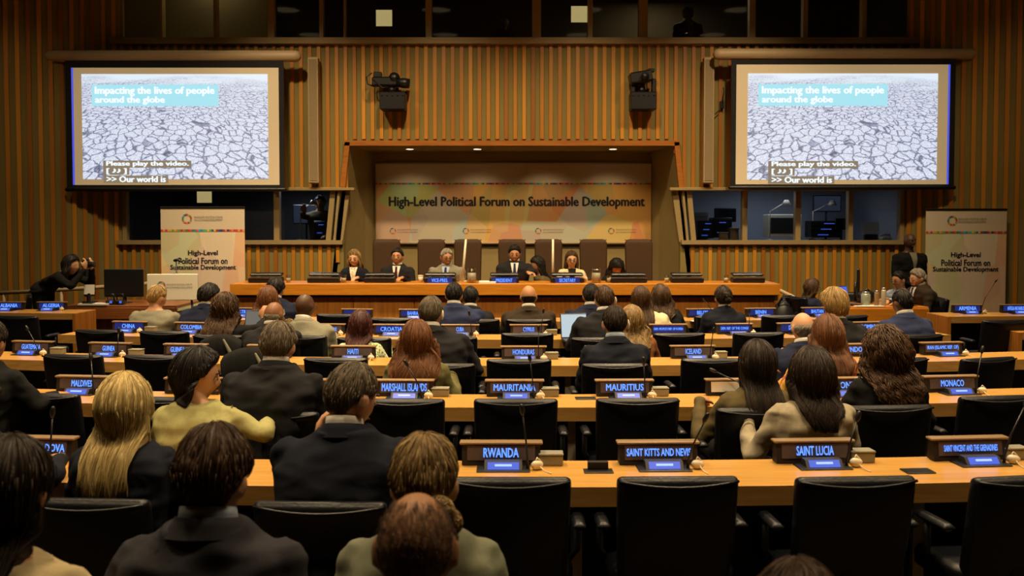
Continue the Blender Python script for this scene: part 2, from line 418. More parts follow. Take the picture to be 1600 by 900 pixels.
for sx in (-1, 1):                              # slanted jambs where the booths meet the recess
    for k, (pa, pb, wd, yy) in enumerate((((521, 304), (513, 376), .075, -.02), ((531, 304), (523, 376), .035, -.045), ((541, 304), (529, 376), .12, .0))):
        xa, xb = xw(pa[0]), xw(pb[0])
        if sx > 0: xa, xb = -xa - .03, -xb - .03
        jn += 1
        vs = []
        for y in (DW + yy, DW + yy + .1):
            vs += [(xa - wd / 2, y, Z_HEAD - .01), (xa + wd / 2, y, Z_HEAD - .01), (xb + wd / 2, y, Z_SILL), (xb - wd / 2, y, Z_SILL)]
        struct(MB().add(vs, [(0, 3, 2, 1), (4, 5, 6, 7), (0, 1, 5, 4), (1, 2, 6, 5), (2, 3, 7, 6), (3, 0, 4, 7)]).obj('trim_%d' % jn, OL))
    xa, xb = xw(440), xw(556)
    if sx > 0: xa, xb = -xb, -xa
    jn += 1
    struct(MB().bbox(((xa + xb) / 2, DW - .04, Z_HEAD + .01), (xb - xa, .16, .045), .008).obj('trim_%d' % jn, OL))
# upper gallery
ub = [(xw(p), wd) for p, wd in ((190, .1), (257, .05), (341, .05), (427, .1), (505, .06), (541, .03), (671, .09), (838, .13), (921, .07), (1003, .13), (1172, .09), (1254, .07), (1345, .07), (1424, .08))]
window_band((UX0, UX1), Z_TOP, CEIL - .02, ub, sill=.09, sillout=.08)
# rooms behind the glass
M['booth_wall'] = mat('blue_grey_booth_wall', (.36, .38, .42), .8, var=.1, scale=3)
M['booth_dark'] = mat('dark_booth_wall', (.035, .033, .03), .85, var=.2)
M['gallery_dark'] = mat('dark_gallery_wall', (.03, .022, .012), .9)
def room(name, x0, x1, z0, z1, y0, y1, m, th=.05):
    b = MB()
    b.box(((x0 + x1) / 2, y1 + th / 2, (z0 + z1) / 2), (x1 - x0, th, z1 - z0))
    b.box((x0 - th / 2, (y0 + y1) / 2, (z0 + z1) / 2), (th, y1 - y0, z1 - z0)); b.box((x1 + th / 2, (y0 + y1) / 2, (z0 + z1) / 2), (th, y1 - y0, z1 - z0))
    b.box(((x0 + x1) / 2, (y0 + y1) / 2, z0 - th / 2), (x1 - x0, y1 - y0, th)); b.box(((x0 + x1) / 2, (y0 + y1) / 2, z1 + th / 2), (x1 - x0, y1 - y0, th))
    return struct(b.obj(name, m))
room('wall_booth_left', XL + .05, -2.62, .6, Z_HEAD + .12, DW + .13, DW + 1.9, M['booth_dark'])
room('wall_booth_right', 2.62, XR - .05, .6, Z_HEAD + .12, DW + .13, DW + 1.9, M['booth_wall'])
room('wall_gallery', UX0, UX1, 3.6, CEIL, DW + .13, DW + 2.6, M['gallery_dark'])
lamp('booth_right_light', 'AREA', (4.1, DW + .7, Z_HEAD + .1), 11, 1.2, color=(.75, .82, 1))
lamp('booth_left_light', 'AREA', (-3.3, DW + .9, Z_HEAD + .1), 12, .4, color=(.75, .82, 1))
lamp('gallery_light', 'AREA', (2.4, DW + 1.9, CEIL - .1), 22, .4, color=(1, .75, .4))
lamp('blind_fill_light', 'AREA', (-4.4, DW + .17, CEIL - .1), 9, .1, color=(1, .8, .45))  # added lamp between glass and blinds, only to brighten the blinds
# blinds in the left gallery windows
M['blind'] = mat('drab_roller_blind', (.45, .36, .17), .85)
for a, b, nm in ((197, 254, 'leftmost'), (260, 338, 'second from the left'), (344, 420, 'third from the left')):
    X0, X1 = xw(a, DW + .2), xw(b, DW + .2)
    t = thing('roller_blind', 'drab lowered roller blind in an upper window, %s' % nm, 'blind', ((X0 + X1) / 2, DW + .22, Z_TOP), 0, 'roller blinds in the upper windows')
    MB().box((0, 0, .55), (X1 - X0, .012, 1.05)).obj('fabric', M['blind'], t)
    MB().tube([(-(X1 - X0) / 2, 0, .015), ((X1 - X0) / 2, 0, .015)], .014).obj('hem_bar', M['dark_metal'], t, True)
# small squares of paper stuck to the glass, given a faint glow
for px, py, sz, zt_, lab in ((600, 28, 25, 0, 'pale yellow square sheet stuck on an upper window, above the left camera'), (905, 22, 25, 0, 'pale yellow square sheet stuck on an upper window, nearer the right camera'), (319, 307, 23, 0, 'pale yellow square sheet on the glass under the left projection screen')):
    p = W(px, py, DW + .05); s_ = sz / FPX * DW
    tag(MB().box((0, 0, 0), (s_, .004, s_ * (.85 if py > 100 else 1))).obj('paper_sheet', M['glow_paper'], loc=(p.x, DW + .058, p.z)), lab, 'paper', 'pale sheets on the windows')

# booth contents
def equip_stack(px, py0, py1, wpx, lab, D=DW + .8, col='black_plastic', rows=3, leds=True):
    z0, z1 = zw(py1, D), zw(py0, D); X = xw(px, D); wd = wpx / FPX * D
    t = thing('equipment_rack', lab, 'equipment', (X, D, z0))
    MB().bbox((0, 0, (z1 - z0) / 2), (wd, .3, z1 - z0), .01).obj('case', M[col], t)
    for k in range(rows):
        zz = (z1 - z0) * (k + .5) / rows
        MB().bbox((0, -.155, zz), (wd * .86, .01, (z1 - z0) / rows * .7), .003).obj('front_panel', M['dark_metal'], t)
        if leds: MB().box((wd * .1 * (k - 1), -.165, zz), (wd * .35, .006, .012)).obj('indicator_light', M['blue_screen'], t)
for X0, X1, lab, m_ in ((2.75, 5.6, 'long counter inside the right control booth', 'beige_metal'), (-5.6, -2.75, 'long counter inside the left control booth', 'dark_metal')):
    t = thing('counter', lab, 'counter', ((X0 + X1) / 2, DW + .8, .71))
    MB().bbox((0, 0, .77), (X1 - X0, .5, .04), .008).obj('worktop', M[m_], t)
    MB().box((0, .2, .37), (X1 - X0, .04, .74)).obj('back_panel', M['dark_wood'], t)
CT = 1.50
def on_counter(px, D=DW + .75): return (xw(px, D), D, CT)
equip_stack(1100, 345, 372, 26, 'black rack of gear behind the right booth glass, beside its slanted jamb')
equip_stack(1125, 340, 371, 30, 'black rack with a blue light behind the right booth glass, near its first mullion', rows=2)
equip_stack(1222, 335, 370, 52, 'wide grey cabinet behind the second pane of the right booth', D=DW + 1.0, col='grey_metal', rows=1, leds=False)
equip_stack(1285, 345, 371, 46, 'black rack behind the third pane of the right booth', rows=3)
equip_stack(505, 345, 370, 22, 'black rack with blue lights in the left control booth', rows=2)
def mon(px, py, D, wpx, hpx, lab, face, m='black_plastic', yaw=0, stand=True, zbase=None, par_name='monitor', cat='monitor'):
    p = W(px, py, D); wd = wpx / FPX * D; ht = hpx / FPX * D; zb = zbase if zbase is not None else p.z - ht / 2 - .1
    t = thing(par_name, lab, cat, (p.x, D, zb), yaw)
    cz = p.z - zb
    MB().bbox((0, 0, cz), (wd, .035, ht), .008).obj('casing', M[m], t)
    MB().box((0, -.019, cz), (wd * .93, .003, ht * .88)).obj('screen', face, t)
    if stand:
        MB().tube([(0, .03, cz), (0, .04, cz * .5), (0, .03, .01)], .016).obj('neck', M[m], t, True)
        MB().lathe([(.0, 0), (.1, 0), (.1, .008), (.03, .014), (0, .014)], n=20).obj('base', M[m], t, True)
    return t
M['dim_screen'] = emit('dim_grey_screen', (.1, .13, .2), .25)
M['off_screen'] = mat('dark_screen', (.008, .009, .012), .15)
mon(1133, 336, DW + 1.0, 34, 22, 'dark monitor on the counter behind the first pane of the right booth', M['off_screen'], zbase=CT)
mon(1292, 318, DW + 1.1, 44, 26, 'faintly lit monitor in the third pane of the right booth', M['dim_screen'], zbase=CT)
mon(1316, 350, DW + .6, 22, 18, 'small dark monitor beside the third mullion of the right booth', M['off_screen'], zbase=CT)
mon(478, 335, DW + .9, 40, 30, 'dim monitor behind the left booth glass', M['dim_screen'], zbase=CT)
# sheet of paper on a stand + phone in last pane
p = on_counter(1362, DW + .45)
t = thing('document_holder', 'white sheet on a stand behind the last pane of the right booth', 'document holder', p)
MB().box((0, 0, .19), (.27, .006, .2), M=Matrix.Rotation(R(-14), 4, 'X')).obj('sheet', M['paper'], t); MB().bbox((0, .04, .05), (.2, .06, .1), .01).obj('stand', M['black_plastic'], t)
p = on_counter(1385, DW + .4)
t = thing('telephone', 'cream desk telephone behind the last pane of the right booth', 'telephone', p)
MB().bbox((0, 0, .03), (.2, .18, .06), .02).obj('body', M['ivory'], t); MB().tube([(-.09, -.02, .08), (-.04, -.02, .1), (.04, -.02, .1), (.09, -.02, .08)], .02, round_ends=True).obj('handset', M['ivory'], t, True)
def carton(px, D, size, lab, m):
    t = thing('storage_box', lab, 'box', (xw(px, D), D, CT))
    MB().bbox((0, 0, size[2] * .42), (size[0], size[1], size[2] * .84), .006).obj('body', m, t); MB().bbox((0, 0, size[2] * .92), (size[0] + .012, size[1] + .012, size[2] * .16), .005).obj('lid', m, t)
carton(1093, DW + .95, (.22, .2, .44), 'tall pale box beside the slanted jamb of the right booth', M['beige_plastic'])
carton(1146, DW + .5, (.13, .14, .2), 'small orange-brown box beside the first mullion of the right booth', M['cap_wood'])
carton(1130, DW + .35, (.12, .1, .13), 'small tan box at the sill of the first pane of the right booth', M['cap_wood'])
# beige swing arm lamps
def arm_lamp(px, D, lab, dx=.25):
    p = Vector((xw(px, D), D, CT)); t = thing('arm_lamp', lab, 'lamp', p)
    MB().lathe([(0, 0), (.06, 0), (.06, .015), (.012, .02), (.012, .03), (0, .03)], n=14).obj('base', M['grey_metal'], t, True)
    MB().tube([(0, 0, .02), (0, 0, .45), (dx, 0, .6)], .009).obj('arm', M['grey_metal'], t, True)
    MB().lathe([(.0, .05), (.03, .05), (.075, -.03), (.07, -.03), (.0, .03)], (dx, 0, .58), n=14).obj('lamp_shade', M['grey_metal'], t, True)
arm_lamp(1203, DW + .6, 'swing-arm lamp in the second pane of the right booth'); arm_lamp(1270, DW + .9, 'swing-arm lamp in the third pane of the right booth', .3); arm_lamp(470, DW + .6, 'swing-arm lamp behind the left booth glass', .2)

# ---------------------------------------------------------------- projection screens
def crack_mat(name):
    m, t, b = nt(name); N = t.nodes; L = t.links
    tc = N.new('ShaderNodeTexCoord'); mp = N.new('ShaderNodeMapping'); L.new(tc.outputs['Generated'], mp.inputs[0])
    # perspective of the dry lake bed: cells grow towards the bottom
    sp = N.new('ShaderNodeSeparateXYZ'); L.new(tc.outputs['Generated'], sp.inputs[0])
    def mth(op, a, b_=None, c=None):
        n = N.new('ShaderNodeMath'); n.operation = op
        for i, q in enumerate((a, b_, c)):
            if q is None: continue
            if isinstance(q, (int, float)): n.inputs[i].default_value = q
            else: L.new(q, n.inputs[i])
        return n.outputs[0]
    zinv = mth('DIVIDE', 1.0, mth('SUBTRACT', 1.3, mth('SUBTRACT', 1.0, mth('SUBTRACT', 1.0, sp.outputs['Z']))))
    u = mth('MULTIPLY', mth('SUBTRACT', sp.outputs['X'], .5), mth('MULTIPLY', zinv, 15.0)); v = mth('MULTIPLY', mth('DIVIDE', 1.0, mth('SUBTRACT', 1.12, sp.outputs['Z'])), -0.0) if False else mth('MULTIPLY', zinv, 13.0)
    cb = N.new('ShaderNodeCombineXYZ'); L.new(u, cb.inputs[0]); L.new(v, cb.inputs[1])
    no = N.new('ShaderNodeTexNoise'); no.inputs['Scale'].default_value = 1.6; L.new(cb.outputs[0], no.inputs[0])
    vm = N.new('ShaderNodeVectorMath'); vm.operation = 'MULTIPLY_ADD'; L.new(no.outputs['Color'], vm.inputs[0]); vm.inputs[1].default_value = (.7, .7, 0); L.new(cb.outputs[0], vm.inputs[2])
    vo = N.new('ShaderNodeTexVoronoi'); vo.feature = 'DISTANCE_TO_EDGE'; vo.inputs['Scale'].default_value = 1.25; L.new(vm.outputs[0], vo.inputs['Vector'])
    crk = N.new('ShaderNodeMapRange'); crk.inputs['From Max'].default_value = .09; L.new(vo.outputs['Distance'], crk.inputs['Value'])
    n2 = N.new('ShaderNodeTexNoise'); n2.inputs['Scale'].default_value = 11; n2.inputs['Roughness'].default_value = .8; n2.inputs['Detail'].default_value = 8; L.new(vm.outputs[0], n2.inputs[0])
    sh = mth('MULTIPLY_ADD', n2.outputs['Fac'], 2.6, -.75)
    mul = mth('MULTIPLY', mth('MULTIPLY_ADD', crk.outputs[0], .8, .2), sh)
    cr = N.new('ShaderNodeValToRGB'); e = cr.color_ramp.elements
    e[0].position, e[0].color = .08, (.06, .07, .13, 1); e[1].position, e[1].color = .62, (.82, .87, 1, 1); q = e.new(.33); q.color = (.36, .4, .56, 1)
    L.new(mul, cr.inputs[0])
    sky = N.new('ShaderNodeMapRange'); sky.inputs['From Min'].default_value = .9; sky.inputs['From Max'].default_value = 1.0
    n3 = N.new('ShaderNodeTexNoise'); n3.inputs['Scale'].default_value = 2.0
    m3 = N.new('ShaderNodeMapping'); m3.inputs['Scale'].default_value = (1.5, 1, 9); L.new(tc.outputs['Generated'], m3.inputs[0]); L.new(m3.outputs[0], n3.inputs[0])
    L.new(mth('MULTIPLY_ADD', mth('SUBTRACT', n3.outputs['Fac'], .5), .3, mth('ADD', sp.outputs['Z'], mth('MULTIPLY', sp.outputs['X'], .05))), sky.inputs['Value'])
    mx = N.new('ShaderNodeMix'); mx.data_type = 'RGBA'; L.new(sky.outputs[0], mx.inputs['Factor']); L.new(cr.outputs[0], mx.inputs['A']); mx.inputs['B'].default_value = (.75, .85, .95, 1)
    b.inputs['Base Color'].default_value = (.1, .1, .1, 1); L.new(mx.outputs['Result'], b.inputs['Emission Color']); b.inputs['Emission Strength'].default_value = 1.0
    b.inputs['Roughness'].default_value = .9
    return m
M['crack'] = crack_mat('projected_cracked_earth')
M['cyan'] = emit('projected_cyan_banner', (.42, .83, .93), .95); M['proj_white'] = emit('projected_white_letters', (.9, .97, 1), 1.05)
M['tan_box'] = emit('projected_tan_caption', (.26, .2, .13), 1.0); M['margin_glow'] = emit('screen_border_glow', (.42, .3, .15), .62, base=(.5, .4, .25)); M['margin_glow'].node_tree.nodes['Principled BSDF'].inputs['Roughness'].default_value = .9  # margin is bare fabric; its glow stands in for light falling on it
M['blue_line'] = emit('projected_blue_edge', (.1, .12, .9), .8)
def pscreen(px0, px1, py0, py1, pic, roller, side, lab, bluex):
    D = DW - .42
    A = W(px0, py0, D); B = W(px1, py1, D); A.x = W(px0, 195, D).x; B.x = W(px1, 195, D).x; cx, cz = (A.x + B.x) / 2, (A.z + B.z) / 2
    t = thing('projection_screen', lab, 'projection screen', (cx, D, B.z), 0, 'projection screens')
    def L_(px, py): v = W(px, py, D); return W(px, 195, D).x - cx, v.z - B.z
    def rect(a, b, c, d, y, th=.006):
        x0, z1 = L_(a, b); x1, z0 = L_(c, d); return ((x0 + x1) / 2, y, (z0 + z1) / 2), (x1 - x0, th, z1 - z0)
    c, d = rect(px0, py0, px1, py1, .006, .012); MB().box(c, d).obj('black_border', M['black_fabric'], t)
    c, d = rect(side[0], side[1], side[2], side[3], -.004); MB().box(c, d).obj('screen_margin', M['margin_glow'], t)
    c, d = rect(pic[0], pic[1], pic[2], pic[3], -.009); o = MB().box(c, d).obj('projected_picture', M['crack'], t)
    c, d = rect(bluex, side[1], bluex + 3, side[3], -.009, .004); MB().box(c, d).obj('blue_edge_line', M['blue_line'], t)
    w_, h_ = pic[2] - pic[0], pic[3] - pic[1]
    def fx(u): return pic[0] + u * w_
    def fy(v): return pic[1] + v * h_
    c, d = rect(fx(.055), fy(.10), fx(.735), fy(.305), -.0145, .004); MB().box(c, d).obj('caption_banner', M['cyan'], t)
    pxs = 1 / FPX * D
    def tx(s, u0, u1, v, hh, m_):
        c, _ = rect(fx(u0), fy(v), fx(u1), fy(v), -.0185); text(s, m_, t, c, (u1 - u0) * w_ * pxs, hh * h_ * pxs, .05)
    tx('Impacting the lives of people', .075, .712, .165, .088, M['proj_white']); tx('around the globe', .075, .445, .252, .078, M['proj_white'])
    for s, u0, u1, v in (('Please play the video.', .13, .57, .857), ('[ \u266a\u266a ]', .13, .235, .925), ('>> Our world is', .13, .445, 1.0)):
        c, d = rect(fx(u0 - .02), fy(v - .034), fx(u1 + .015), fy(v + .034), -.0135, .004); MB().box(c, d).obj('caption_strip', M['tan_box'], t)
        tx(s, u0, u1, v, .056, M['proj_white'])
    # weighted bottom bar
    MB().tube([(-(B.x - A.x) / 2, .0, .0), ((B.x - A.x) / 2, 0, 0)], .03, 10, round_ends=True).obj('bottom_bar', M['black_plastic'], t, True)
    # roller housing
    a = W(roller[0], roller[1], D); b = W(roller[2], roller[3], D); r_ = (a.z - b.z) / 2
    zc = (a.z + b.z) / 2 - B.z
    MB().tube([(a.x - cx + r_, .04, zc), (b.x - cx - r_, .04, zc)], r_, 20, round_ends=True).obj('roller_housing', M['beige_metal'], t, True)
    for xx_ in (-1.1, 1.1): MB().bbox((xx_, .25, zc), (.08, .36, .05), .01).obj('wall_bracket', M['beige_metal'], t)
pscreen(103, 444, 94, 296, (129, 116, 419, 280), (68, 78, 470, 96), (113, 106, 436, 289), 'large projection screen above the left booth, blue line on its outer left edge', 113)
pscreen(1142, 1492, 93, 293, (1168, 115, 1464, 281), (1115, 75, 1527, 93), (1150, 101, 1483, 288), 'large projection screen above the right booth, blue line on its outer right edge', 1480)
# column loudspeakers beside the screens
for px, lab in ((490, 'slim beige column loudspeaker beside the left projection screen'), (1107, 'slim beige column loudspeaker beside the right projection screen')):
    D = DW - .14; a = W(px, 90, D); b = W(px, 287, D)
    t = thing('column_loudspeaker', lab, 'loudspeaker', (a.x, D, b.z), 0, 'column loudspeakers')
    h = a.z - b.z
    MB().bbox((0, 0, h / 2), (.15, .13, h), .015).obj('cabinet', M['beige_metal'], t)
    MB().bbox((0, -.068, h / 2), (.115, .008, h * .96), .004).obj('grille', mat('beige_grille', (.3, .22, .12), .8, bump=.5, bscale=400), t)
    for zz in (.25, h - .25): MB().box((0, .09, zz), (.06, .08, .04)).obj('wall_bracket', M['dark_metal'], t)
# robotic wall cameras
def wall_camera(px, kind, lab):
    D = DW - .25; p = W(px, 158, D)
    t = thing('wall_camera', lab, 'camera', (p.x, D, p.z), 0, 'cameras on the slatted wall'); bp = M['black_plastic']
    MB().bbox((0, .06, 0), (.37, .26, .26), .015).obj('mount_box', bp, t)
    for k in range(5): MB().tube([(-.15 + .075 * k, -.075, .08), (-.15 + .075 * k, -.085, .08)], .012, 8).obj('connector', M['dark_metal'], t)
    MB().bbox((0, .19, 0), (.3, .1, .2), .01).obj('wall_plate', M['dark_metal'], t)
    MB().tube([(-.02, .03, .13), (-.02, .03, .2)], .05, 12).obj('pan_head', bp, t, True)
    if kind == 0:
        MB().bbox((-.12, .02, .28), (.36, .16, .13), .02).obj('camera_body', bp, t)
        MB().tube([(.05, 0, .27), (.16, 0, .26), (.24, 0, .25)], [.06, .075, .07], 14).obj('lens', bp, t, True)
        MB().sphere((.02, .0, .33), .085, 14).obj('dome', bp, t, True)
        MB().bbox((-.22, .02, .38), (.12, .1, .08), .01).obj('viewfinder', bp, t)
        MB().tube([(-.25, -.03, .2), (-.36, -.03, .24), (-.38, -.03, .34), (-.3, -.03, .4)], .01, 8).obj('cable_loop', bp, t, True)
        MB().tube([(-.28, -.06, .3), (-.14, -.07, .18), (-.06, -.06, .2)], .008, 8).obj('cable_loop', bp, t, True)
    else:
        for sx in (-.15, .15): MB().bbox((sx, .02, .22), (.05, .12, .2), .01).obj('yoke_arm', bp, t)
        MB().bbox((.01, 0, .34), (.32, .24, .16), .02, M=Matrix.Rotation(R(-9), 4, 'Y')).obj('camera_body', bp, t)
        MB().tube([(0, -.1, .34), (0, -.18, .33)], [.05, .06], 14).obj('lens', M['dark_metal'], t, True)
        MB().bbox((.11, 0, .44), (.1, .1, .05), .01).obj('viewfinder', bp, t)
wall_camera(614, 0, 'black remote camera with lens to the side, mounted left of centre on the slats')
wall_camera(1005, 1, 'black boxy remote camera in a yoke, mounted right of centre on the slats')
p = W(1128, 150, DW - .06); t = thing('cable_drop', 'small black wall socket with a hanging cable beside the right screen', 'cable', p)
MB().bbox((0, 0, -.13), (.06, .05, .12), .01).obj('socket', M['black_plastic'], t); MB().tube([(0, -.02, -.15), (.02, -.03, .05), (.01, -.03, .12)], .007, 6).obj('cable', M['black_plastic'], t, True)
MB().tube([(.0, -.02, -.15), (-.05, -.02, -.22), (-.1, -.01, -.27)], .007, 6).obj('cable', M['black_plastic'], t, True)

# ---------------------------------------------------------------- banners
def poly_mat(name, cols, scale, wash, rough=.75):
    m, t, b = nt(name); N = t.nodes; L = t.links; b.inputs['Roughness'].default_value = rough
    tc = N.new('ShaderNodeTexCoord'); mp = N.new('ShaderNodeMapping'); mp.inputs['Rotation'].default_value = (0, .5, 0); mp.inputs['Scale'].default_value = (1, 1, .75)
    L.new(tc.outputs['Object'], mp.inputs[0])
    last = None
    for k, sc in enumerate((scale, scale * 1.7)):
        vo = N.new('ShaderNodeTexVoronoi'); vo.inputs['Scale'].default_value = sc; vo.distance = 'EUCLIDEAN'; L.new(mp.outputs[0], vo.inputs['Vector'])
        cr = N.new('ShaderNodeValToRGB'); cr.color_ramp.interpolation = 'CONSTANT'
        e = cr.color_ramp.elements; n = len(cols)
        e[0].position = 0; e[0].color = (*cols[0], 1); e[1].position = (n - 1) / n; e[1].color = (*cols[-1], 1)
        for i in range(1, n - 1): q = e.new(i / n); q.color = (*cols[(i * (k + 1)) % n], 1)
        sp = N.new('ShaderNodeSeparateColor'); L.new(vo.outputs['Color'], sp.inputs[0]); L.new(sp.outputs[k], cr.inputs[0])
        if last is None: last = cr.outputs[0]
        else:
            mx = N.new('ShaderNodeMix'); mx.data_type = 'RGBA'; mx.inputs['Factor'].default_value = .32; L.new(last, mx.inputs['A']); L.new(cr.outputs[0], mx.inputs['B']); last = mx.outputs['Result']
    mx = N.new('ShaderNodeMix'); mx.data_type = 'RGBA'; mx.inputs['Factor'].default_value = wash[3]; L.new(last, mx.inputs['A']); mx.inputs['B'].default_value = (*wash[:3], 1)
    L.new(mx.outputs['Result'], b.inputs['Base Color']); return m
M['banner_art'] = poly_mat('pastel_polygon_print', [(.75, .3, .12), (.4, .6, .2), (.85, .48, .12), (.5, .55, .5), (.75, .6, .22), (.7, .36, .22), (.33, .5, .2), (.6, .62, .5)], 1.35, (.42, .42, .2, .06))
M['stand_art'] = poly_mat('pale_polygon_print', [(.85, .5, .3), (.55, .66, .36), (.88, .66, .3), (.7, .62, .55), (.85, .8, .6), (.75, .5, .36)], 1.9, (.85, .76, .58, .12))
M['banner_top'] = mat('cream_banner_cloth', (.72, .62, .46), .8, var=.03); M['ink'] = mat('black_ink', (.02, .018, .02), .7); M['grey_ink'] = mat('grey_ink', (.16, .13, .11), .7)
SDG = [(.75, .05, .06), (.7, .45, .05), (.1, .4, .08), (.6, .03, .05), (.8, .1, .04), (.05, .5, .7), (.85, .55, .02), (.45, .03, .1), (.8, .25, .03), (.6, .03, .2), (.8, .4, .04), (.5, .3, .04), (.08, .25, .1), (.02, .3, .6), (.15, .5, .08), (.02, .12, .35), (.02, .06, .2)]
SDGM = [mat('goal_colour_%02d' % i, c, .7, var=.02) for i, c in enumerate(SDG)]
def wheel(parent, c, r):
    b = MB()
    for k in range(17):
        a0, a1 = 2 * pi * k / 17, 2 * pi * (k + .82) / 17; am = (a0 + a1) / 2
        vs = [(c[0] + rr * sin(a), c[1], c[2] + rr * cos(a)) for a in (a0, am, a1) for rr in (r * .62, r)]
        b.add(vs, [(0, 1, 3, 2), (2, 3, 5, 4)], k)
    b.obj('wheel_emblem', SDGM, parent)
def stripe(parent, x0, x1, z, h, y):
    b = MB(); n = max(17, int((x1 - x0) / .03)); st = (x1 - x0) / n
    for k in range(n):
        b.box((x0 + (k + .5) * st, y, z), (st, .003, h), (k // 2 * 7 + k) % 17)
    b.obj('colour_stripe', SDGM, parent)
# long banner behind the podium
D = YB - .06; A = W(587, 255, D); B = W(1017, 380, D); wd = B.x - A.x; ht = A.z - B.z
t = thing('wall_banner', 'wide polygon-patterned banner with black headline on the wall behind the podium', 'banner', ((A.x + B.x) / 2, D, B.z))
def bz(py): return W(800, py, D).z - B.z
MB().box((0, 0, bz(287) / 2), (wd, .012, bz(287))).obj('printed_panel', M['banner_art'], t)
MB().box((0, 0, (bz(287) + ht) / 2), (wd, .012, ht - bz(287))).obj('top_panel', M['banner_top'], t)
MB().tube([(-wd / 2 - .01, -.01, ht), (wd / 2 + .01, -.01, ht)], .014).obj('top_rail', M['beige_metal'], t, True)
MB().tube([(-wd / 2 - .01, -.01, 0), (wd / 2 + .01, -.01, 0)], .016).obj('bottom_rail', M['beige_metal'], t, True)
stripe(t, -wd / 2, wd / 2, bz(287), .028, -.0085)
text('High-Level Political Forum on Sustainable Development', M['ink'], t, (W(807.5, 317, D).x - (A.x + B.x) / 2, -.009, bz(317)), 398 / FPX * D, 19 / FPX * D, .05)
for px in (614, 728, 841, 955):
    X = xw(px, D) - (A.x + B.x) / 2; wheel(t, (X, -.009, bz(361)), .052)
    text('HIGH-LEVEL POLITICAL FORUM', M['grey_ink'], t, (X + .24, -.009, bz(359)), .33, .022); text('ON SUSTAINABLE DEVELOPMENT', M['grey_ink'], t, (X + .24, -.009, bz(363)), .33, .022)
# roll-up banners
def rollup(px0, px1, py, D, lab):
    A = W(px0, py, D); B = W(px1, py, D); wd = B.x - A.x; cx = (A.x + B.x) / 2; H = A.z
    t = thing('rollup_banner', lab, 'banner', (cx, D, 0), 0, 'roll-up banners')
    k = 1 / FPX * D
    s = H - 35 * k
    MB().box((0, 0, (s + .08) / 2), (wd, .01, s - .08)).obj('printed_panel', M['stand_art'], t)
    MB().box((0, 0, (s + H) / 2), (wd, .01, H - s)).obj('top_panel', M['banner_top'], t)
    MB().bbox((0, 0, H + .005), (wd + .01, .03, .03), .006).obj('top_rail', M['black_plastic'], t)
    MB().bbox((0, 0, .045), (wd + .05, .18, .09), .02).obj('base', M['silver'], t)
    MB().tube([(0, .05, .05), (0, .05, H)], .012).obj('pole', M['silver'], t, True)
    for sx in (-.3, .3): MB().bbox((sx, 0, .01), (.05, .42, .02), .005).obj('foot', M['silver'], t)
    stripe(t, -wd / 2, wd / 2, s, .03, -.0075)
    wheel(t, (-wd / 2 + 41 * k, -.008, H - 17 * k), 8 * k)
    text('HIGH-LEVEL POLITICAL FORUM', M['grey_ink'], t, (.15 * k * 0 + 9 * k, -.008, H - 14.5 * k), 44 * k, 3.4 * k); text('ON SUSTAINABLE DEVELOPMENT', M['grey_ink'], t, (9 * k, -.008, H - 19 * k), 44 * k, 3.4 * k)
    for s_, yy, ww in (('High-Level', 71, 46), ('Political Forum on', 82.5, 76), ('Sustainable Development', 93.5, 102)):
        text(s_, M['ink'], t, (0, -.008, H - yy * k), ww * k, 9.5 * k, .04)
rollup(251, 382, 325, 12.3, 'tall cream roll-up banner behind the cream board, left of the podium')
rollup(1447, 1573, 328, 12.55, 'tall cream roll-up banner behind the seated men, right of the podium')

# ---------------------------------------------------------------- podium
PZ = .25                                          # podium platform
PD = 11.6
pz_top = W(800, 443, PD).z
struct(MB().box((0, 12.95, PZ / 2), (8.2, 2.95, PZ)).obj('floor_podium', M['carpet']))
x0, x1 = xw(360, PD), xw(1218, PD); zc = W(800, 461, PD).z
t = thing('podium_desk', 'long orange wood podium desk across the front of the hall', 'desk', ((x0 + x1) / 2, PD, 0)); wd = x1 - x0
MB().bbox((0, .27, pz_top - .02), (wd, .62, .04), .006).obj('worktop', M['podium_wood'], t)
MB().bbox((0, -.02, (pz_top + zc) / 2), (wd, .05, pz_top - zc), .006).obj('fascia', M['podium_wood'], t)
b = MB()
n = 9
for k in range(n): b.bbox((-wd / 2 + wd * (k + .5) / n, .06, (zc - .03) / 2), (wd / n - .006, .04, zc - .03), .004)
b.obj('front_panel', M['podium_panel'], t)
MB().box((0, .085, zc / 2), (wd - .02, .02, zc - .01)).obj('backing_panel', M['dark_wood'], t)
for sx in (-1, 1): MB().bbox((sx * (wd / 2 - .03), .3, (pz_top - .05) / 2), (.05, .56, pz_top - .05), .006).obj('end_panel', M['podium_panel'], t)
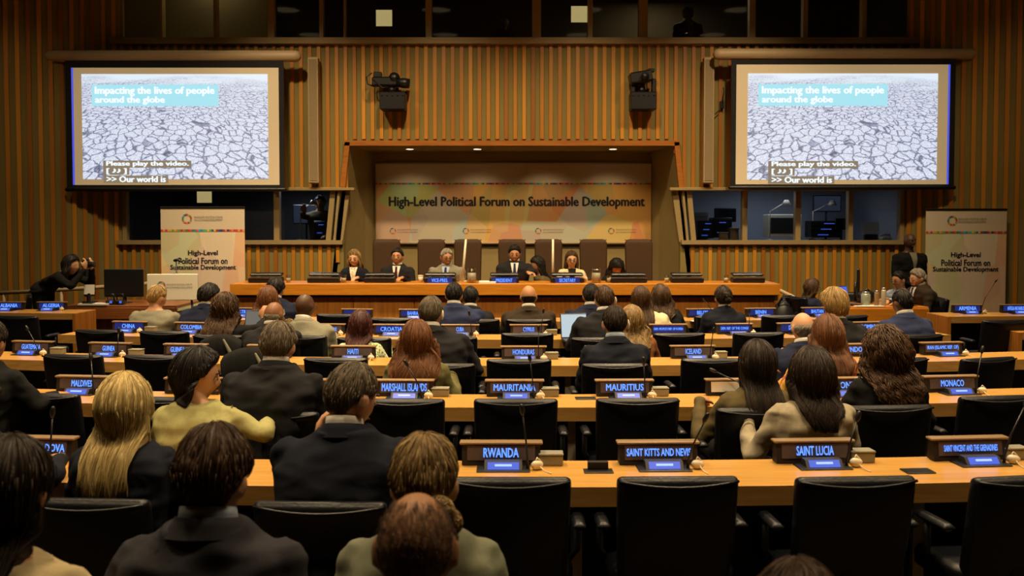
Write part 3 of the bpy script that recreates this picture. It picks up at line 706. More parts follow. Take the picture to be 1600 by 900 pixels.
# desk monitors folded low on the podium and lit name signs
def low_monitor(px, wpx, lab, sign=None, py0=423, py1=440, rear=False):
    D = PD + .2; a = W(px, py1, D); X = a.x; wd = wpx / FPX * D
    t = thing('podium_monitor', lab, 'monitor', (X, D, pz_top)); bp = M['black_plastic']
    MB().bbox((0, 0, .035), (wd, .16, .07), .012).obj('base', bp, t)
    MB().bbox((0, .05, .1), (wd * .97, .12, .035), .012, M=Matrix.Rotation(R(8), 4, 'X')).obj('screen_panel', bp, t)
    MB().box((0, -.082, .06), (wd * .9, .004, .012)).obj('trim_strip', M['brown_leather'], t)
    if sign:
        MB().box((0, -.085, .035), (38 / FPX * D, .006, .075)).obj('sign_panel', M['blue_panel'], t)
        text(sign, M['led_text'], t, (0, -.09, .035), 30 / FPX * D * .85, .045, .02)
for px, wp, lab, sg in ((416, 52, 'low black desk monitor nearest the left end of the podium', None), (507, 50, 'low black desk monitor beside the blond woman on the podium', None), (594, 48, 'low black desk monitor beside the dark-haired man on the podium', None),
                    (688, 50, 'low monitor with lit sign in front of the grey-haired man in a grey suit', 'VICE-PRES.'), (788, 46, 'low monitor with lit sign in front of the central chairman', 'PRESIDENT'), (886, 52, 'low monitor with lit sign in front of the woman in cream', 'SECRETARY'),
                    (982, 56, 'low black desk monitor beneath the rightmost brown chair', None), (1073, 50, 'low black desk monitor on the podium just right of the recess', None), (1168, 50, 'low black desk monitor nearest the right end of the podium', None)):
    low_monitor(px, wp, lab, sg)
def tumbler(px, D, zb, lab, h=.1, r=.035):
    t = thing('drinking_glass', lab, 'glass', (xw(px, D), D, zb), 0, 'drinking glasses on the podium')
    MB().lathe([(r * .8, 0), (r, h), (r * .93, h), (r * .74, .008), (0, .008)], n=16).obj('glass_wall', M['clear'], t, True); MB().lathe([(0, .009), (r * .74, .009), (r * .85, h * .6), (0, h * .6)], n=14).obj('water', M['jug_water'], t, True)
for px, lab in ((450, 'drinking glass beside the leftmost podium monitor'), (537, 'drinking glass left of the blond woman'), (952, 'drinking glass right of the right-hand jug'), (1042, 'drinking glass left of the podium monitor past the recess'), (1135, 'drinking glass left of the rightmost podium monitor')):
    tumbler(px, PD + .2, pz_top, lab)
def jug(px, lab):
    D = PD + .17; t = thing('water_jug', lab, 'jug', (xw(px, D), D, pz_top), 0, 'water jugs on the podium')
    MB().lathe([(.058, 0), (.066, .02), (.06, .12), (.056, .19), (.052, .19), (.056, .12), (.06, .02), (0, .012)], n=18).obj('glass_wall', M['clear'], t, True)
    MB().lathe([(0, .013), (.06, .015), (.055, .13), (0, .13)], n=16).obj('water', M['jug_water'], t, True)
    MB().tube([(-.055, 0, .17), (-.1, 0, .15), (-.1, 0, .07), (-.06, 0, .04)], .008, 8).obj('handle', M['clear'], t, True)
jug(737, 'glass water jug between the grey-haired man and the chairman'); jug(932, 'glass water jug right of the woman in cream')
for px, py, lab, dx in ((728, 374, 'slim pale slanting pole between the grey-haired man and the chairman', -.05), (864, 374, 'slim pale upright pole right of the chairman', 0)):
    D = PD + .35; a = W(px, py, D); t = thing('upright_pole', lab, 'pole', (a.x, D, pz_top))
    MB().lathe([(0, 0), (.05, 0), (.05, .01), (.012, .02), (0, .02)], n=14).obj('base', M['beige_metal'], t, True)
    MB().tube([(dx, 0, .01), (0, 0, a.z - pz_top)], [.018, .014], 10).obj('rod', M['ivory'], t, True)
for px, lab in ((657, 'small white cup beside the dark-haired man on the podium'), (762, 'white papers in front of the chairman')):
    if 'cup' in lab:
        o = thing('paper_cup', lab, 'cup', (xw(px, PD + .2), PD + .2, pz_top)); MB().lathe([(.028, 0), (.036, .09), (.033, .09), (.025, .006), (0, .006)], n=14).obj('body', M['ivory'], o, True); MB().lathe([(.036, .086), (.039, .088), (.038, .096), (0, .1)], n=14).obj('rim', M['ivory'], o, True)
    else:
        o = thing('paper_stack', lab, 'papers', (xw(px, PD + .15), PD + .15, pz_top)); MB().box((0, 0, .01), (.22, .28, .02)).obj('sheets', M['paper'], o)
# ---------------------------------------------------------------- chairs
def chair_proto(lab, leather, rnd=.022, top=.84, wtop=.445, hback=.46, name='conference_chair', seatz=.44, grp=None, zoff=0):
    t = thing(name, lab, 'chair', (0, 0, 0), 0, grp)
    L = M[leather]
    rings = []
    us = [0, .03, .1, .2, .3, .4, .5, .6, .7, .8, .86, .91, .945, .97, .985, .994, 1]
    for k, u in enumerate(us):
        z = top - hback + hback * u
        wv = (wtop * .93 + wtop * .07 * u) / 2; th = .032 + .008 * sin(pi * u)
        if k == 0: wv *= .96; th *= .5
        dtop = (1 - u) * hback
        if dtop < rnd: wv -= rnd - sqrt(max(0, rnd ** 2 - (rnd - dtop) ** 2))
        if dtop < .03: th *= max(.35, sqrt(max(0, 1 - (1 - dtop / .03) ** 2)))
        pts = []
        yb = .045 * (1 - u) ** 2 - .055 * u
        for x, y in rrect(wv, th, min(.03, th * .9), 4):
            pts.append((x, y + yb + .55 * x * x + .02, z - (.018 * (1 - (x / wv) ** 2) * u ** 12)))
        rings.append(pts)
    b = MB().loft(rings).obj('backrest', L, t, True)
    pip = MB().tube([(x * wtop / 2 * .97, -.055 + .02 + .55 * (x * wtop / 2) ** 2 - .03, top - .012 - .016 * (1 - x * x)) for x in [-1 + .2 * i for i in range(11)]], .006, 6)
    pip.obj('piping', L, b, True)
    rings = []
    for zz, q in ((-.045, .02), (-.03, .002), (.02, 0), (.04, .012), (.045, .04)):
        rings.append([(x, y + .27, seatz + zz) for x, y in rrect(.235 - q, .23 - q, .06, 4)])
    MB().loft(rings).obj('seat', L, t, True)
    for sx in (-1, 1):
        ax_ = wtop / 2 + .035
        a = MB().bbox((sx * ax_, .16, .63), (.05, .2, .03), .013).obj('armrest', L, t, True)
        MB().tube([(sx * ax_, .2, .62), (sx * ax_, .2, .5), (sx * .2, .24, .41)], .014, 8).obj('armrest_post', M['dark_metal'], a, True)
    MB().tube([(0, .27, .1), (0, .27, seatz - .04)], [.03, .026], 12).obj('column', M['dark_metal'], t, True)
    MB().bbox((0, .2, seatz - .06), (.2, .3, .04), .01).obj('seat_mount', M['dark_metal'], t)
    MB().bbox((0, .03, .46), (.07, .03, .22), .01).obj('back_bracket', M['dark_metal'], t)
    bs = MB()
    for k in range(5):
        a = R(90 + 72 * k); bs.tube([(0, .27, .1), (.27 * cos(a), .27 + .27 * sin(a), .065)], [.026, .016], 8)
    bs.obj('base', M['dark_metal'], t, True)
    for k in range(5):
        a = R(90 + 72 * k); cx, cy = .27 * cos(a), .27 + .27 * sin(a)
        MB().tube([(cx - .02 * sin(a), cy + .02 * cos(a), .028), (cx + .02 * sin(a), cy - .02 * cos(a), .028)], .027, 12).obj('caster', M['black_plastic'], t, True)
    return t
proto = chair_proto('x', 'leather', grp='navy leather conference chairs'); used = [False]
bproto = chair_proto('x', 'brown_leather', rnd=.075, top=1.29, wtop=.40, hback=.74, name='podium_chair', seatz=.47, grp='brown podium chairs'); bused = [False]
def place(p, used, X, Y, rz, lab, z=0):
    if not used[0]:
        used[0] = True; p.location = (X, Y, z); p.rotation_euler = (0, 0, rz); p['label'] = lab; return p
    return dup(p, (X, Y, z), rz, lab)
CH = []
def chair(px, py, lab, rot=0, z=.84):
    p = G(px, py, z + .0); Y = p.y + .05; X = p.x
    CH.append((X, Y)); return place(proto, used, X, Y, rowrot(X) + R(rot), lab)
# row A (nearest)
E_ = 'empty navy leather chair facing the %s nameplate'
chair(797, 750, E_ % 'RWANDA'); chair(1062, 749, E_ % 'SAINT KITTS AND NEVIS'); chair(1343, 749, E_ % 'SAINT LUCIA'); chair(1616, 747, E_ % 'SAINT VINCENT AND THE GRENADINES', 4)
chair(124, 784, 'navy leather chair pulled back behind the blond woman'); chair(496, 789, 'navy leather chair behind the man in navy with his hand at his face')
# row B
chair(60, 616, E_ % 'REPUBLIC OF MOLDOVA' .replace('REPUBLIC OF MOLDOVA', 'MALDIVES') , -3); chair(247, 622, 'navy leather chair edge seen between the blond and dark-haired women')
chair(425, 645, 'navy leather chair behind the man in the dark suit near the jacket')
chair(628, 625, 'empty navy leather chair facing the MARSHALL ISLANDS nameplate'); chair(806, 625, E_ % 'MAURITANIA'); chair(998, 624, E_ % 'MAURITIUS')
chair(1190, 639, 'navy leather chair behind the woman in the brown-olive top'); chair(1395, 635, 'navy leather chair behind the curly-haired woman in black'); chair(1566, 620, E_ % 'MONACO')
# row C
chair(110, 555, E_ % 'GUATEMALA'); chair(238, 556, E_ % 'GUINEA'); chair(395, 558, 'navy leather chair hung with a coat facing the GUYANA nameplate'); chair(523, 560, E_ % 'HAITI'); chair(690, 569, 'navy leather chair behind the man with an earpiece and the auburn-haired woman')
chair(811, 562, E_ % 'HONDURAS'); chair(962, 569, 'navy leather chair of the dark-haired man with the white earpiece'); chair(1116, 561, E_ % 'ICELAND'); chair(1548, 560, 'worn navy leather chair with scuffed top edge beside the aisle', 8); chair(1405, 560, 'navy leather chair seen past the curly hair at the IRAN nameplate')
# row D
chair(152, 516, 'empty navy leather chair facing the CHINA nameplate'); chair(254, 518, 'empty navy leather chair facing the COLOMBIA nameplate'); chair(340, 524, 'navy leather chair with a dark coat hung over its back'); chair(468, 525, 'navy leather chair of the man in the pale grey jacket')
chair(568, 528, 'navy leather chair of the red-haired woman in green'); chair(703, 527, 'navy leather chair facing the CUBA nameplate'); chair(824, 521, E_ % 'CYPRUS'); chair(935, 528, 'navy leather chair of the man holding the bright laptop')
chair(1062, 521, 'empty navy leather chair beside the orange-brown top'); chair(1187, 520, "empty navy leather chair behind the woman with pinned-up hair"); chair(1437, 523, 'navy leather chair of the man in the blue suit')
# row E
chair(245, 497, 'navy leather chair of the grey-jacketed delegate before the cream board'); chair(527, 491, 'empty navy leather chair facing the dark BAHAMAS nameplate'); chair(610, 497, 'empty navy leather chair facing the BAHRAIN nameplate'); chair(745, 499, 'navy leather chair of the man in the bright blue suit')
chair(826, 499, 'navy leather chair of the bald man in brown'); chair(1120, 494, 'navy leather chair of the woman with pinned-up hair'); chair(1225, 493, 'empty navy leather chair facing the BENIN nameplate'); chair(1325, 493, 'navy leather chair beside the blond man, facing the BHUTAN nameplate')
# wings
def wchair(px, py, lab, rot): 
    p = G(px, py, .9); place(proto, used, p.x, p.y, R(rot), lab)
wchair(28, 484, 'navy leather chair at the left wing desk beside the photographer', -8); wchair(1568, 490, 'navy leather chair at the right wing desk near the roll-up banner', 6)
wchair(76, 452, 'dark mesh-back chair behind the photographer', 190) if False else None
# podium chairs
for k, (px, nm) in enumerate(((604, 'behind the dark-haired man in a dark suit'), (674, 'behind the grey-haired man in a grey suit'), (731, 'empty, between the grey-haired man and the chairman'), (800, 'behind the central chairman'), (857, 'empty, just right of the chairman'), (927, 'empty, right of the woman in cream'), (998, 'empty, rightmost under the banner'))):
    Dc = 12.75; X = xw(px, Dc)
    place(bproto, bused, X, Dc, pi, 'high-backed brown leather podium chair, ' + nm, PZ)

# ---------------------------------------------------------------- desk rows
def sweep(x0, x1, prof, n=40):
    """prof: (y,z) ring; swept along the row curve"""
    rings = []
    for k in range(n + 1):
        x = x0 + (x1 - x0) * k / n; a = rowrot(x)
        rings.append([(x - sin(a) * y, sag(x) + cos(a) * y, z) for y, z in prof])
    return MB().loft(rings)
TD = .36; TZ = .74
def rowdesk(D0, x0, x1, lab, legs, seams=()):
    t = thing('desk_row', lab, 'desk', (0, D0, 0), 0, 'curved delegate desk rows')
    sweep(x0, x1, [(-TD, TZ), (-TD, TZ - .03), (.02, TZ - .03), (.02, TZ)]).obj('worktop', M['desk_top'], t)
    sweep(x0, x1, [(-TD - .014, TZ + .002), (-TD - .014, TZ - .075), (-TD - .0, TZ - .075), (-TD - .0, TZ + .002)]).obj('front_edge', M['desk_edge'], t)
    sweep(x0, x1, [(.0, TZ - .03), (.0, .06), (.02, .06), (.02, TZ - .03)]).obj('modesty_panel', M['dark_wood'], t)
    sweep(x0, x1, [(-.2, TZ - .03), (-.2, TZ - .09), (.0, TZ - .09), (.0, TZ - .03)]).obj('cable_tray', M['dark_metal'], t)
    for x in legs:
        a = rowrot(x); X, Y = x + sin(a) * .3, sag(x) - .3
        l = MB().bbox((X, Y, TZ / 2 - .02), (.045, .03, TZ - .04), .004).obj('leg', M['grey_metal'], t)
        MB().bbox((X, Y, TZ - .05), (.11, .06, .04), .004).obj('leg_bracket', M['grey_metal'], l)
        MB().bbox((X, Y + .08, .015), (.06, .34, .03), .006).obj('leg_foot', M['grey_metal'], l)
ROWS = {'A': 3.79, 'B': 5.29, 'C': 6.75, 'D': 8.2, 'E': 9.66}
rowdesk(ROWS['A'], -4.2, 4.2, 'light oak curved desk row nearest the camera, holding the RWANDA nameplate', (.25, -1.1, 1.6, -2.4, 2.95))
rowdesk(ROWS['B'], -4.2, 4.2, 'light oak curved desk row holding the MAURITANIA nameplate', (.33, -1.0, 1.66, -2.3, 3.0))
rowdesk(ROWS['C'], -4.2, 4.1, 'light oak curved desk row holding the HONDURAS nameplate', (.4, -.95, 1.75, -2.3, 3.0))
rowdesk(ROWS['D'], -4.1, 3.95, 'light oak curved desk row holding the CYPRUS nameplate', (.4, -.95, 1.75, -2.3, 3.0))
rowdesk(ROWS['E'], -3.5, 3.7, 'light oak curved desk row directly before the podium', (.4, -.95, 1.75, -2.3, 3.0))
# wing desks beyond the aisles
def wingdesk(cx, cy, wd, rz, side, lab, dp=.4, h=TZ):
    t = thing('wing_desk', lab, 'desk', (cx, cy, 0), rz, 'wing desks beyond the aisles')
    MB().bbox((0, 0, h - .015), (wd, dp, .03), .004).obj('worktop', M['desk_top'], t)
    MB().bbox((0, -dp / 2 - .008, h - .04), (wd, .016, .08), .004).obj('front_edge', M['desk_edge'], t)
    MB().bbox((side * (wd / 2 + .02), -.02, h / 2), (.04, dp + .05, h), .004).obj('end_panel', M['podium_panel'], t)
    MB().box((0, dp / 2 - .02, h / 2 - .05), (wd - .02, .02, h - .12)).obj('modesty_panel', M['dark_wood'], t)
WL = G(122, 488, TZ); wingdesk(WL.x - 1.2, WL.y + .2, 2.4, R(-3), 1, 'left wing desk with an orange end panel, beside the photographer')
WR = G(1470, 493, TZ); wingdesk(WR.x + 1.25, WR.y + .2, 2.4, R(3), -1, 'far right wing desk with an orange end panel, near the roll-up banner')
WR2 = G(1577, 517, TZ); wingdesk(WR2.x + 1.25, WR2.y + .2, 2.4, R(3), -1, 'near right wing desk whose end panel closes the picture edge')

# ---------------------------------------------------------------- nameplates and consoles
pcache = {}
def lname(s, w_, h_): 
    if (s, w_) not in pcache: pcache[(s, w_)] = text_mesh(s, w_, h_, .025)
    return pcache[(s, w_)]
def plate_proto(unlit=False):
    t = thing('nameplate', 'x', 'nameplate', (0, 0, 0), 0, 'delegation nameplates')
    vs = []
    for y0, z in ((-.028, .006), (-.02, .088)):
        pass
    b = MB()
    ring = [(-.03, .004), (-.018, .088), (.018, .088), (.03, .004)]
    b.loft([[(x, y, z) for y, z in ring] for x in (-.165, .165)]); b.obj('housing', M['dark_wood'], t)
    MB().bbox((0, 0, .093), (.35, .05, .011), .003).obj('cap', M['cap_wood'], t)
    return t
plp = [None]
TILT = -R(8.1)
def nameplate(X, Y, rz, s, lab, z=TZ, lit=True, panel='led_panel', tw=None, th=.042, sc=1.0):
    if plp[0] is None: plp[0] = plate_proto(); t = plp[0]; t.location = (X, Y, z); t.rotation_euler = (0, 0, rz); t['label'] = lab; t.scale = (sc,) * 3
    else:
        t = dup(base_plate, (X, Y, z), rz, lab); t.scale = (sc,) * 3
    d = disp[panel].copy(); COL.objects.link(d); d.parent = t
    if lit and s:
        wmax = .27; ww = tw if tw else min(wmax, len(s) * .0245)
        me = lname(s, round(ww, 4), th if ww < wmax else th * .8)
        if not me.materials: me.materials.append(M['led_text'])
        o = bpy.data.objects.new('lettering', me); COL.objects.link(o); o.parent = t; o.location = (0, -.0268, .055); o.rotation_euler = (TILT, 0, 0)
    return t
disp = {}
for k_, m_ in (('led_panel', 'led_panel'), ('blue_panel', 'blue_panel'), ('pale', 'paper')):
    me = MB().box((0, 0, 0), (.285, .003, .06)).obj('display', M[m_]); bpy.data.objects.remove
    me.location = (0, -.024, .053); me.rotation_euler = (TILT, 0, 0); disp[k_] = me
base_plate = thing('nameplate', 'x', 'nameplate', (0, 0, -5), 0, 'delegation nameplates')
_b = MB(); _ring = [(-.03, .004), (-.018, .088), (.018, .088), (.03, .004)]
_b.loft([[(x, y, z) for y, z in _ring] for x in (-.165, .165)]); _b.obj('housing', M['dark_wood'], base_plate)
MB().bbox((0, 0, .093), (.35, .05, .011), .003).obj('cap', M['cap_wood'], base_plate)
plp[0] = base_plate
# console with screen, microphone and buttons
def console_proto():
    t = thing('delegate_console', 'x', 'console', (0, 0, 0), 0, 'delegate consoles')
    b = MB(); ring = [(-.035, .0), (-.035, .004), (-.01, .033), (.03, .033), (.03, .0)]
    b.loft([[(x, y, z) for y, z in ring] for x in (-.078, .078)]).obj('housing', M['grey_console'], t)
    MB().bbox((0, -.005, .003), (.22, .1, .006), .002).obj('base_plate', M['black_plastic'], t)
    r = Matrix.Translation((0, -.0235, .0195)) @ Matrix.Rotation(R(49.2), 4, 'X')
    MB().box((0, 0, 0), (.13, .032, .003), M=r).obj('screen', M['blue_screen'], t)
    r2 = Matrix.Translation((0, -.0253, .021)) @ Matrix.Rotation(R(49.2), 4, 'X')
    MB().box((.0, 0.002, 0), (.07, .009, .002), M=r2).obj('screen_line', M['screen_glow'], t)
    return t
M['grey_console'] = mat('grey_console_plastic', (.02, .02, .022), .5, var=.1)
cproto = console_proto(); cused = [True]
def mic(t, h=.2, lean=(-.02, 0), x=.1, y=-.01):
    """gooseneck part of a console"""
    pts = [(x, y, .0), (x, y, .03), (x + lean[0] * .3, y + lean[1] * .3, h * .5), (x + lean[0], y + lean[1], h)]
    a = MB().tube(pts, [.008, .005, .0038, .0038], 8).obj('microphone_neck', M['black_plastic'], t, True)
    d = (Vector(pts[-1]) - Vector(pts[-2])).normalized(); e = Vector(pts[-1])
    MB().tube([e, e + d * .012, e + d * .035], [.007, .0115, .0095], 10, round_ends=True).obj('microphone_tip', M['black_plastic'], a, True)
def console(X, Y, rz, lab, h=.2, lean=(-.02, 0), z=TZ, withmic=True):
    t = place(cproto, cused, X, Y, rz, lab, z)
    return t
ear = thing('earpiece', 'x', 'earpiece', (0, 0, -6), 0, 'ivory earpieces')
MB().sphere((0, 0, .02), (.028, .018, .02), 12).obj('shell', M['ivory'], ear, True)
MB().tube([(.005, -.01, .02), (.012, -.035, .008), (.02, -.06, .003), (.026, -.085, .003)], .0022, 6).obj('cable', M['ivory'], ear, True)
MB().tube([(-.01, 0, .03), (.0, 0, .05), (.015, 0, .035)], .004, 6).obj('ear_hook', M['ivory'], ear, True)
box_ = thing('storage_box', 'x', 'box', (0, 0, -7), 0, 'beige boxes behind the nameplates')
MB().bbox((0, 0, .022), (.1, .06, .044), .004).obj('body', M['beige_plastic'], box_); MB().bbox((0, 0, .048), (.104, .064, .008), .002).obj('lid', M['beige_plastic'], box_)
protos_to_remove = [base_plate, ear, box_]
def rowpos(row, px, off=-.03):
    D = ROWS[row]
    for _ in range(4):
        X = xw(px, D + off); D = ROWS[row] + sag(X)
    a = rowrot(X); return X - sin(a) * off, D + off, a
def slot(row, px, s, lit=True, panel='led_panel', mic_=None, ear_=True, box=False, con=True, tw=None, th=.038, nm=None):
    nm = nm or s
    X, Y, a = rowpos(row, px)
    nameplate(X, Y, a, s, ('lit nameplate reading %s' % nm) if lit and s else 'unlit nameplate ' + nm, lit=lit, panel=panel, tw=tw, th=th)
    who = ('under the %s nameplate' % nm) if lit and s else 'under the unlit nameplate ' + nm
    c, s_ = cos(a), sin(a)
    def loc(dx, dy): return X + c * dx - s_ * dy, Y + s_ * dx + c * dy
    if con:
        x, y = loc(.01, -.08); t = console(x, y, a, 'desk console with blue screen ' + who)
        if mic_: 
            tt = t; mic(tt, mic_[0], mic_[1])
    if ear_:
        x, y = loc(.15, -.09); dup(ear, (x, y, TZ), a + random.uniform(-.4, .4), 'ivory earpiece right of the ' + (nm if lit and s else 'unlit nameplate ' + nm) + ' console')
    if box:
        x, y = loc(.21, .035); e = dup(box_, (x, y - .04, TZ), a, 'small beige box right of the plate ' + who.replace('under the', 'of the'))
# NOTE: protos carry no microphone, so each console gets its own
slot('A', 55, 'REP. OF MOLDOVA', mic_=(.2, (.0, .02)), tw=.27, th=.04, nm='REPUBLIC OF MOLDOVA')
slot('A', 783, 'RWANDA', mic_=(.23, (-.02, .0)), box=True); slot('A', 1029, 'SAINT KITTS AND NEVIS', mic_=(.2, (.06, -.02)), tw=.27)
slot('A', 1273, 'SAINT LUCIA', mic_=(.19, (.05, .02)), box=True, tw=.16); slot('A', 1516, 'SAINT VINCENT AND THE GRENADINES', mic_=(.24, (.1, .02)), box=True, tw=.24, th=.026)
slot('B', 129, 'MALDIVES', mic_=(.2, (-.04, .05)), box=False, tw=.13); slot('B', 300, None, lit=False, mic_=None, ear_=False, con=False, nm='between the blond woman and the woman in lime green'); slot('B', 473, None, lit=False, con=False, nm='beside the head of the man in navy')
slot('B', 632, 'MARSHALL ISLANDS', mic_=(.19, (-.08, .0)), box=True, tw=.265, th=.044); slot('B', 804, 'MAURITANIA', mic_=(.22, (-.02, 0)), box=True); slot('B', 976, 'MAURITIUS', mic_=(.2, (-.01, 0)), box=True)
slot('B', 1148, None, lit=False, panel='pale', mic_=(.14, (-.22, .08)), ear_=False, nm='with pale display behind the long-haired woman'); slot('B', 1318, 'MICRONESIA', ear_=False); slot('B', 1487, 'MONACO', mic_=(.24, (.06, .04)))
slot('C', 50, 'GUATEMALA', mic_=(.19, (-.1, .02)), box=True, tw=.16); slot('C', 171, 'GUINEA', mic_=(.18, (.0, .02)), box=True, tw=.1); slot('C', 289, 'GUINEA-BISSAU', ear_=False, tw=.22); slot('C', 421, None, lit=False, ear_=False, nm='behind the man with grey-brown hair')
slot('C', 552, 'HAITI', tw=.08); slot('C', 818, 'HONDURAS', mic_=(.22, (.0, 0)), box=True, tw=.16); slot('C', 950, None, lit=False, con=False, ear_=False, nm='behind the man with the white earpiece'); slot('C', 1083, 'ICELAND', mic_=(.2, (.02, 0)), box=True, tw=.12)
slot('C', 1347, 'INDONESIA', ear_=False, con=False); slot('C', 1472, 'IRAN (ISLAMIC REP. OF)', tw=.26, th=.036, mic_=None)
slot('D', 202, 'CHINA', tw=.13, panel='blue_panel', box=True); slot('D', 300, 'COLOMBIA', tw=.21, box=False, mic_=None); slot('D', 510, "C\u00d4TE D'IVOIRE", tw=.2); slot('D', 612, 'CROATIA', tw=.2, panel='blue_panel'); slot('D', 719, 'CUBA', tw=.07, mic_=(.19, (-.02, 0)))
slot('D', 826, 'CYPRUS', tw=.1, mic_=(.21, (.02, 0)), box=True); slot('D', 1044, "DEM. PEOPLE'S REP. OF KOREA", tw=.27, th=.028, panel='blue_panel', ear_=False, con=False); slot('D', 1148, 'DEM. REP. OF THE CONGO', tw=.27, th=.03, panel='blue_panel', mic_=(.2, (0, 0))); slot('D', 1243, 'DENMARK', tw=.14, panel='blue_panel', ear_=False); slot('D', 1360, 'DOMINICA', tw=.2, ear_=False)
slot('E', 379, 'AUSTRIA', tw=.17, panel='blue_panel', ear_=False); slot('E', 558, None, lit=False, panel='blue_panel', nm='of BAHAMAS above the red hair', ear_=False); slot('E', 648, 'BAHRAIN', tw=.15, panel='blue_panel', ear_=False); slot('E', 1097, 'BELIZE', tw=.12, panel='blue_panel', mic_=(.18, (-.1, 0)), ear_=False)
slot('E', 1188, 'BENIN', tw=.12, panel='blue_panel', ear_=False); slot('E', 1276, 'BHUTAN', tw=.14, panel='blue_panel', ear_=False)
# wing plates
for px, py, s, lab, m_ in ((14, 484, 'ALBANIA', 'lit nameplate at the picture edge of the left wing desk', None), (80, 486, 'ALGERIA', 'lit nameplate on the left wing desk beside its end panel', None), (1512, 490, 'ARMENIA', 'lit nameplate on the right wing desk beside a tall microphone', (.36, (.17, .02))), (1588, 490, 'ANTIGUA AND BARBUDA', 'lit nameplate at the picture edge of the right wing desk', None)):
    p = G(px, py, TZ)
    if px < 500: p.y = WL.y + .3
    else: p.y = WR.y + .3
    p.x = xw(px, p.y)
    nameplate(p.x, p.y, 0, s, lab, tw=.2, panel='blue_panel')
    tt = console(p.x + .0, p.y - .11, 0, 'desk console under the ' + lab.replace('lit nameplate', 'lit wing nameplate').split('under the ')[-1])
    if m_: mic(tt, *m_)
    if px in (80, 1512): dup(ear, (p.x + .16, p.y - .1, TZ), 0, 'ivory earpiece on the %s wing desk' % ('left' if px == 80 else 'right'))
protos_to_remove.append(cproto)
for q in disp.values(): bpy.data.objects.remove(q)
for q in protos_to_remove:
    for ch in list(q.children): bpy.data.objects.remove(ch)
    bpy.data.objects.remove(q)
# sockets and hatches let into the front desk
for px, py, lab, up in ((935, 737, 'black flip-up socket block on the front desk beside the RWANDA console', 1), (1434, 737, 'flat black hatch in the front desk between the last two nameplates', 0), (1142, 632, 'black flip-up socket block on the desk beside the long-haired woman', 1), (915, 623, 'flat dark slot in the desk between MAURITANIA and MAURITIUS', 0)):
    p = G(px, py, TZ); t = thing('desk_socket', lab, 'socket', (p.x, p.y, TZ), rowrot(p.x))
    MB().bbox((0, 0, .003), (.12, .07 if not up else .06, .006), .002).obj('plate', M['black_plastic'], t)
    if up: MB().bbox((0, .02, .022), (.085, .02, .034), .003).obj('flap', M['dark_wood'], t)
# papers, laptop, tablet, cup
for px, py, z, lab in ((665, 531, TZ, 'white printed sheets on the desk row beside the CYPRUS nameplate'), (1100, 503, TZ, 'white sheets on the far desk row behind the woman with pinned-up hair')):
    p = G(px, py, z); t = thing('paper_sheets', lab, 'papers', (p.x, p.y + .02, z), .3); MB().box((0, 0, .003), (.21, .2, .006)).obj('sheet', M['paper'], t)
p = G(1335, 527, TZ); t = thing('paper_sheets', 'white papers beside the bald man in navy', 'papers', (p.x, p.y, TZ), .2); MB().box((0, 0, .003), (.2, .25, .006)).obj('sheet', M['paper'], t)
M['laptop_screen'] = emit('bright_laptop_screen', (.62, .74, .8), .85)
def laptop(px, D, z, lab, yaw, face, wd=.3, tilt=15):
    t = thing('laptop', lab, 'laptop', (xw(px, D), D, z), yaw)
    MB().bbox((0, 0, .01), (wd, .21, .018), .005).obj('keyboard_base', M['dark_metal'], t)
    m_ = Matrix.Translation((0, .105, .015)) @ Matrix.Rotation(R(-tilt), 4, 'X')
    l = MB().bbox((0, 0, .11), (wd, .01, .22), .004, M=m_).obj('lid', M['dark_metal'], t)
    MB().box((0, -.007, .11), (wd * .94, .002, .2), M=m_).obj('screen', face, l)
laptop(902, 7.72, TZ, 'open laptop with bright pale screen held by the man in the dark suit', R(8), M['laptop_screen'], .24)
laptop(395, 8.0, TZ, 'open laptop with grey screen in front of the curly-haired woman', R(-4), emit('grey_laptop_screen', (.3, .28, .24), .5), .26)
p = G(4, 610, TZ); t = thing('paper_cup', 'pale cup standing on the desk at the left picture edge', 'cup', (xw(2, 4.98), 4.98, TZ))
MB().lathe([(.03, 0), (.042, .1), (.04, .1), (.028, .006), (0, .006)], n=20).obj('body', M['ivory'], t, True); MB().lathe([(.042, .098), (.046, .1), (.045, .112), (.038, .114), (0, .112)], n=20).obj('lid', M['ivory'], t, True)

# ---------------------------------------------------------------- left side: clerk table and gear
CZ = .76; p0 = G(122, 474, CZ); 
t = thing('clerk_table', 'brown wooden clerk table left of the podium with monitors on it', 'table', (-4.78, 11.35, 0))
MB().bbox((0, 0, CZ - .02), (1.35, .8, .04), .006).obj('table_top', M['brown_wood'], t); MB().bbox((0, -.39, CZ - .1), (1.35, .03, .14), .004).obj('apron', M['brown_wood'], t)
MB().box((.0, -.3, .33), (1.1, .03, .62)).obj('front_panel', M['podium_panel'], t)
for sx in (-1, 1): MB().bbox((sx * .6, 0, .33), (.06, .6, .66), .01).obj('leg', M['brown_wood'], t)
mon(194, 442, 11.3, 60, 44, 'large black desktop monitor seen from behind on the clerk table', M['black_plastic'], zbase=CZ, yaw=R(4))
mon(140, 441, 11.4, 18, 44, 'black desktop monitor seen edge-on beside the photographer', M['black_plastic'], zbase=CZ, yaw=R(65))
def boxy(px, D, z, w_, d_, h_, lab, m, nm='document_stand', cat='stand', yaw=0, tilt=0):
    t = thing(nm, lab, cat, (xw(px, D), D, z), yaw)
    return t
t = boxy(137, 11.0, CZ, 0, 0, 0, 'white notice card on a small black stand, on the clerk table', None)
MB().bbox((0, 0, .015), (.12, .1, .03), .006).obj('base', M['black_plastic'], t); MB().tube([(0, 0, .02), (0, .02, .14)], .02).obj('post', M['black_plastic'], t); MB().box((0, 0, .19), (.13, .006, .12), M=Matrix.Rotation(R(-6), 4, 'X')).obj('card', M['paper'], t)
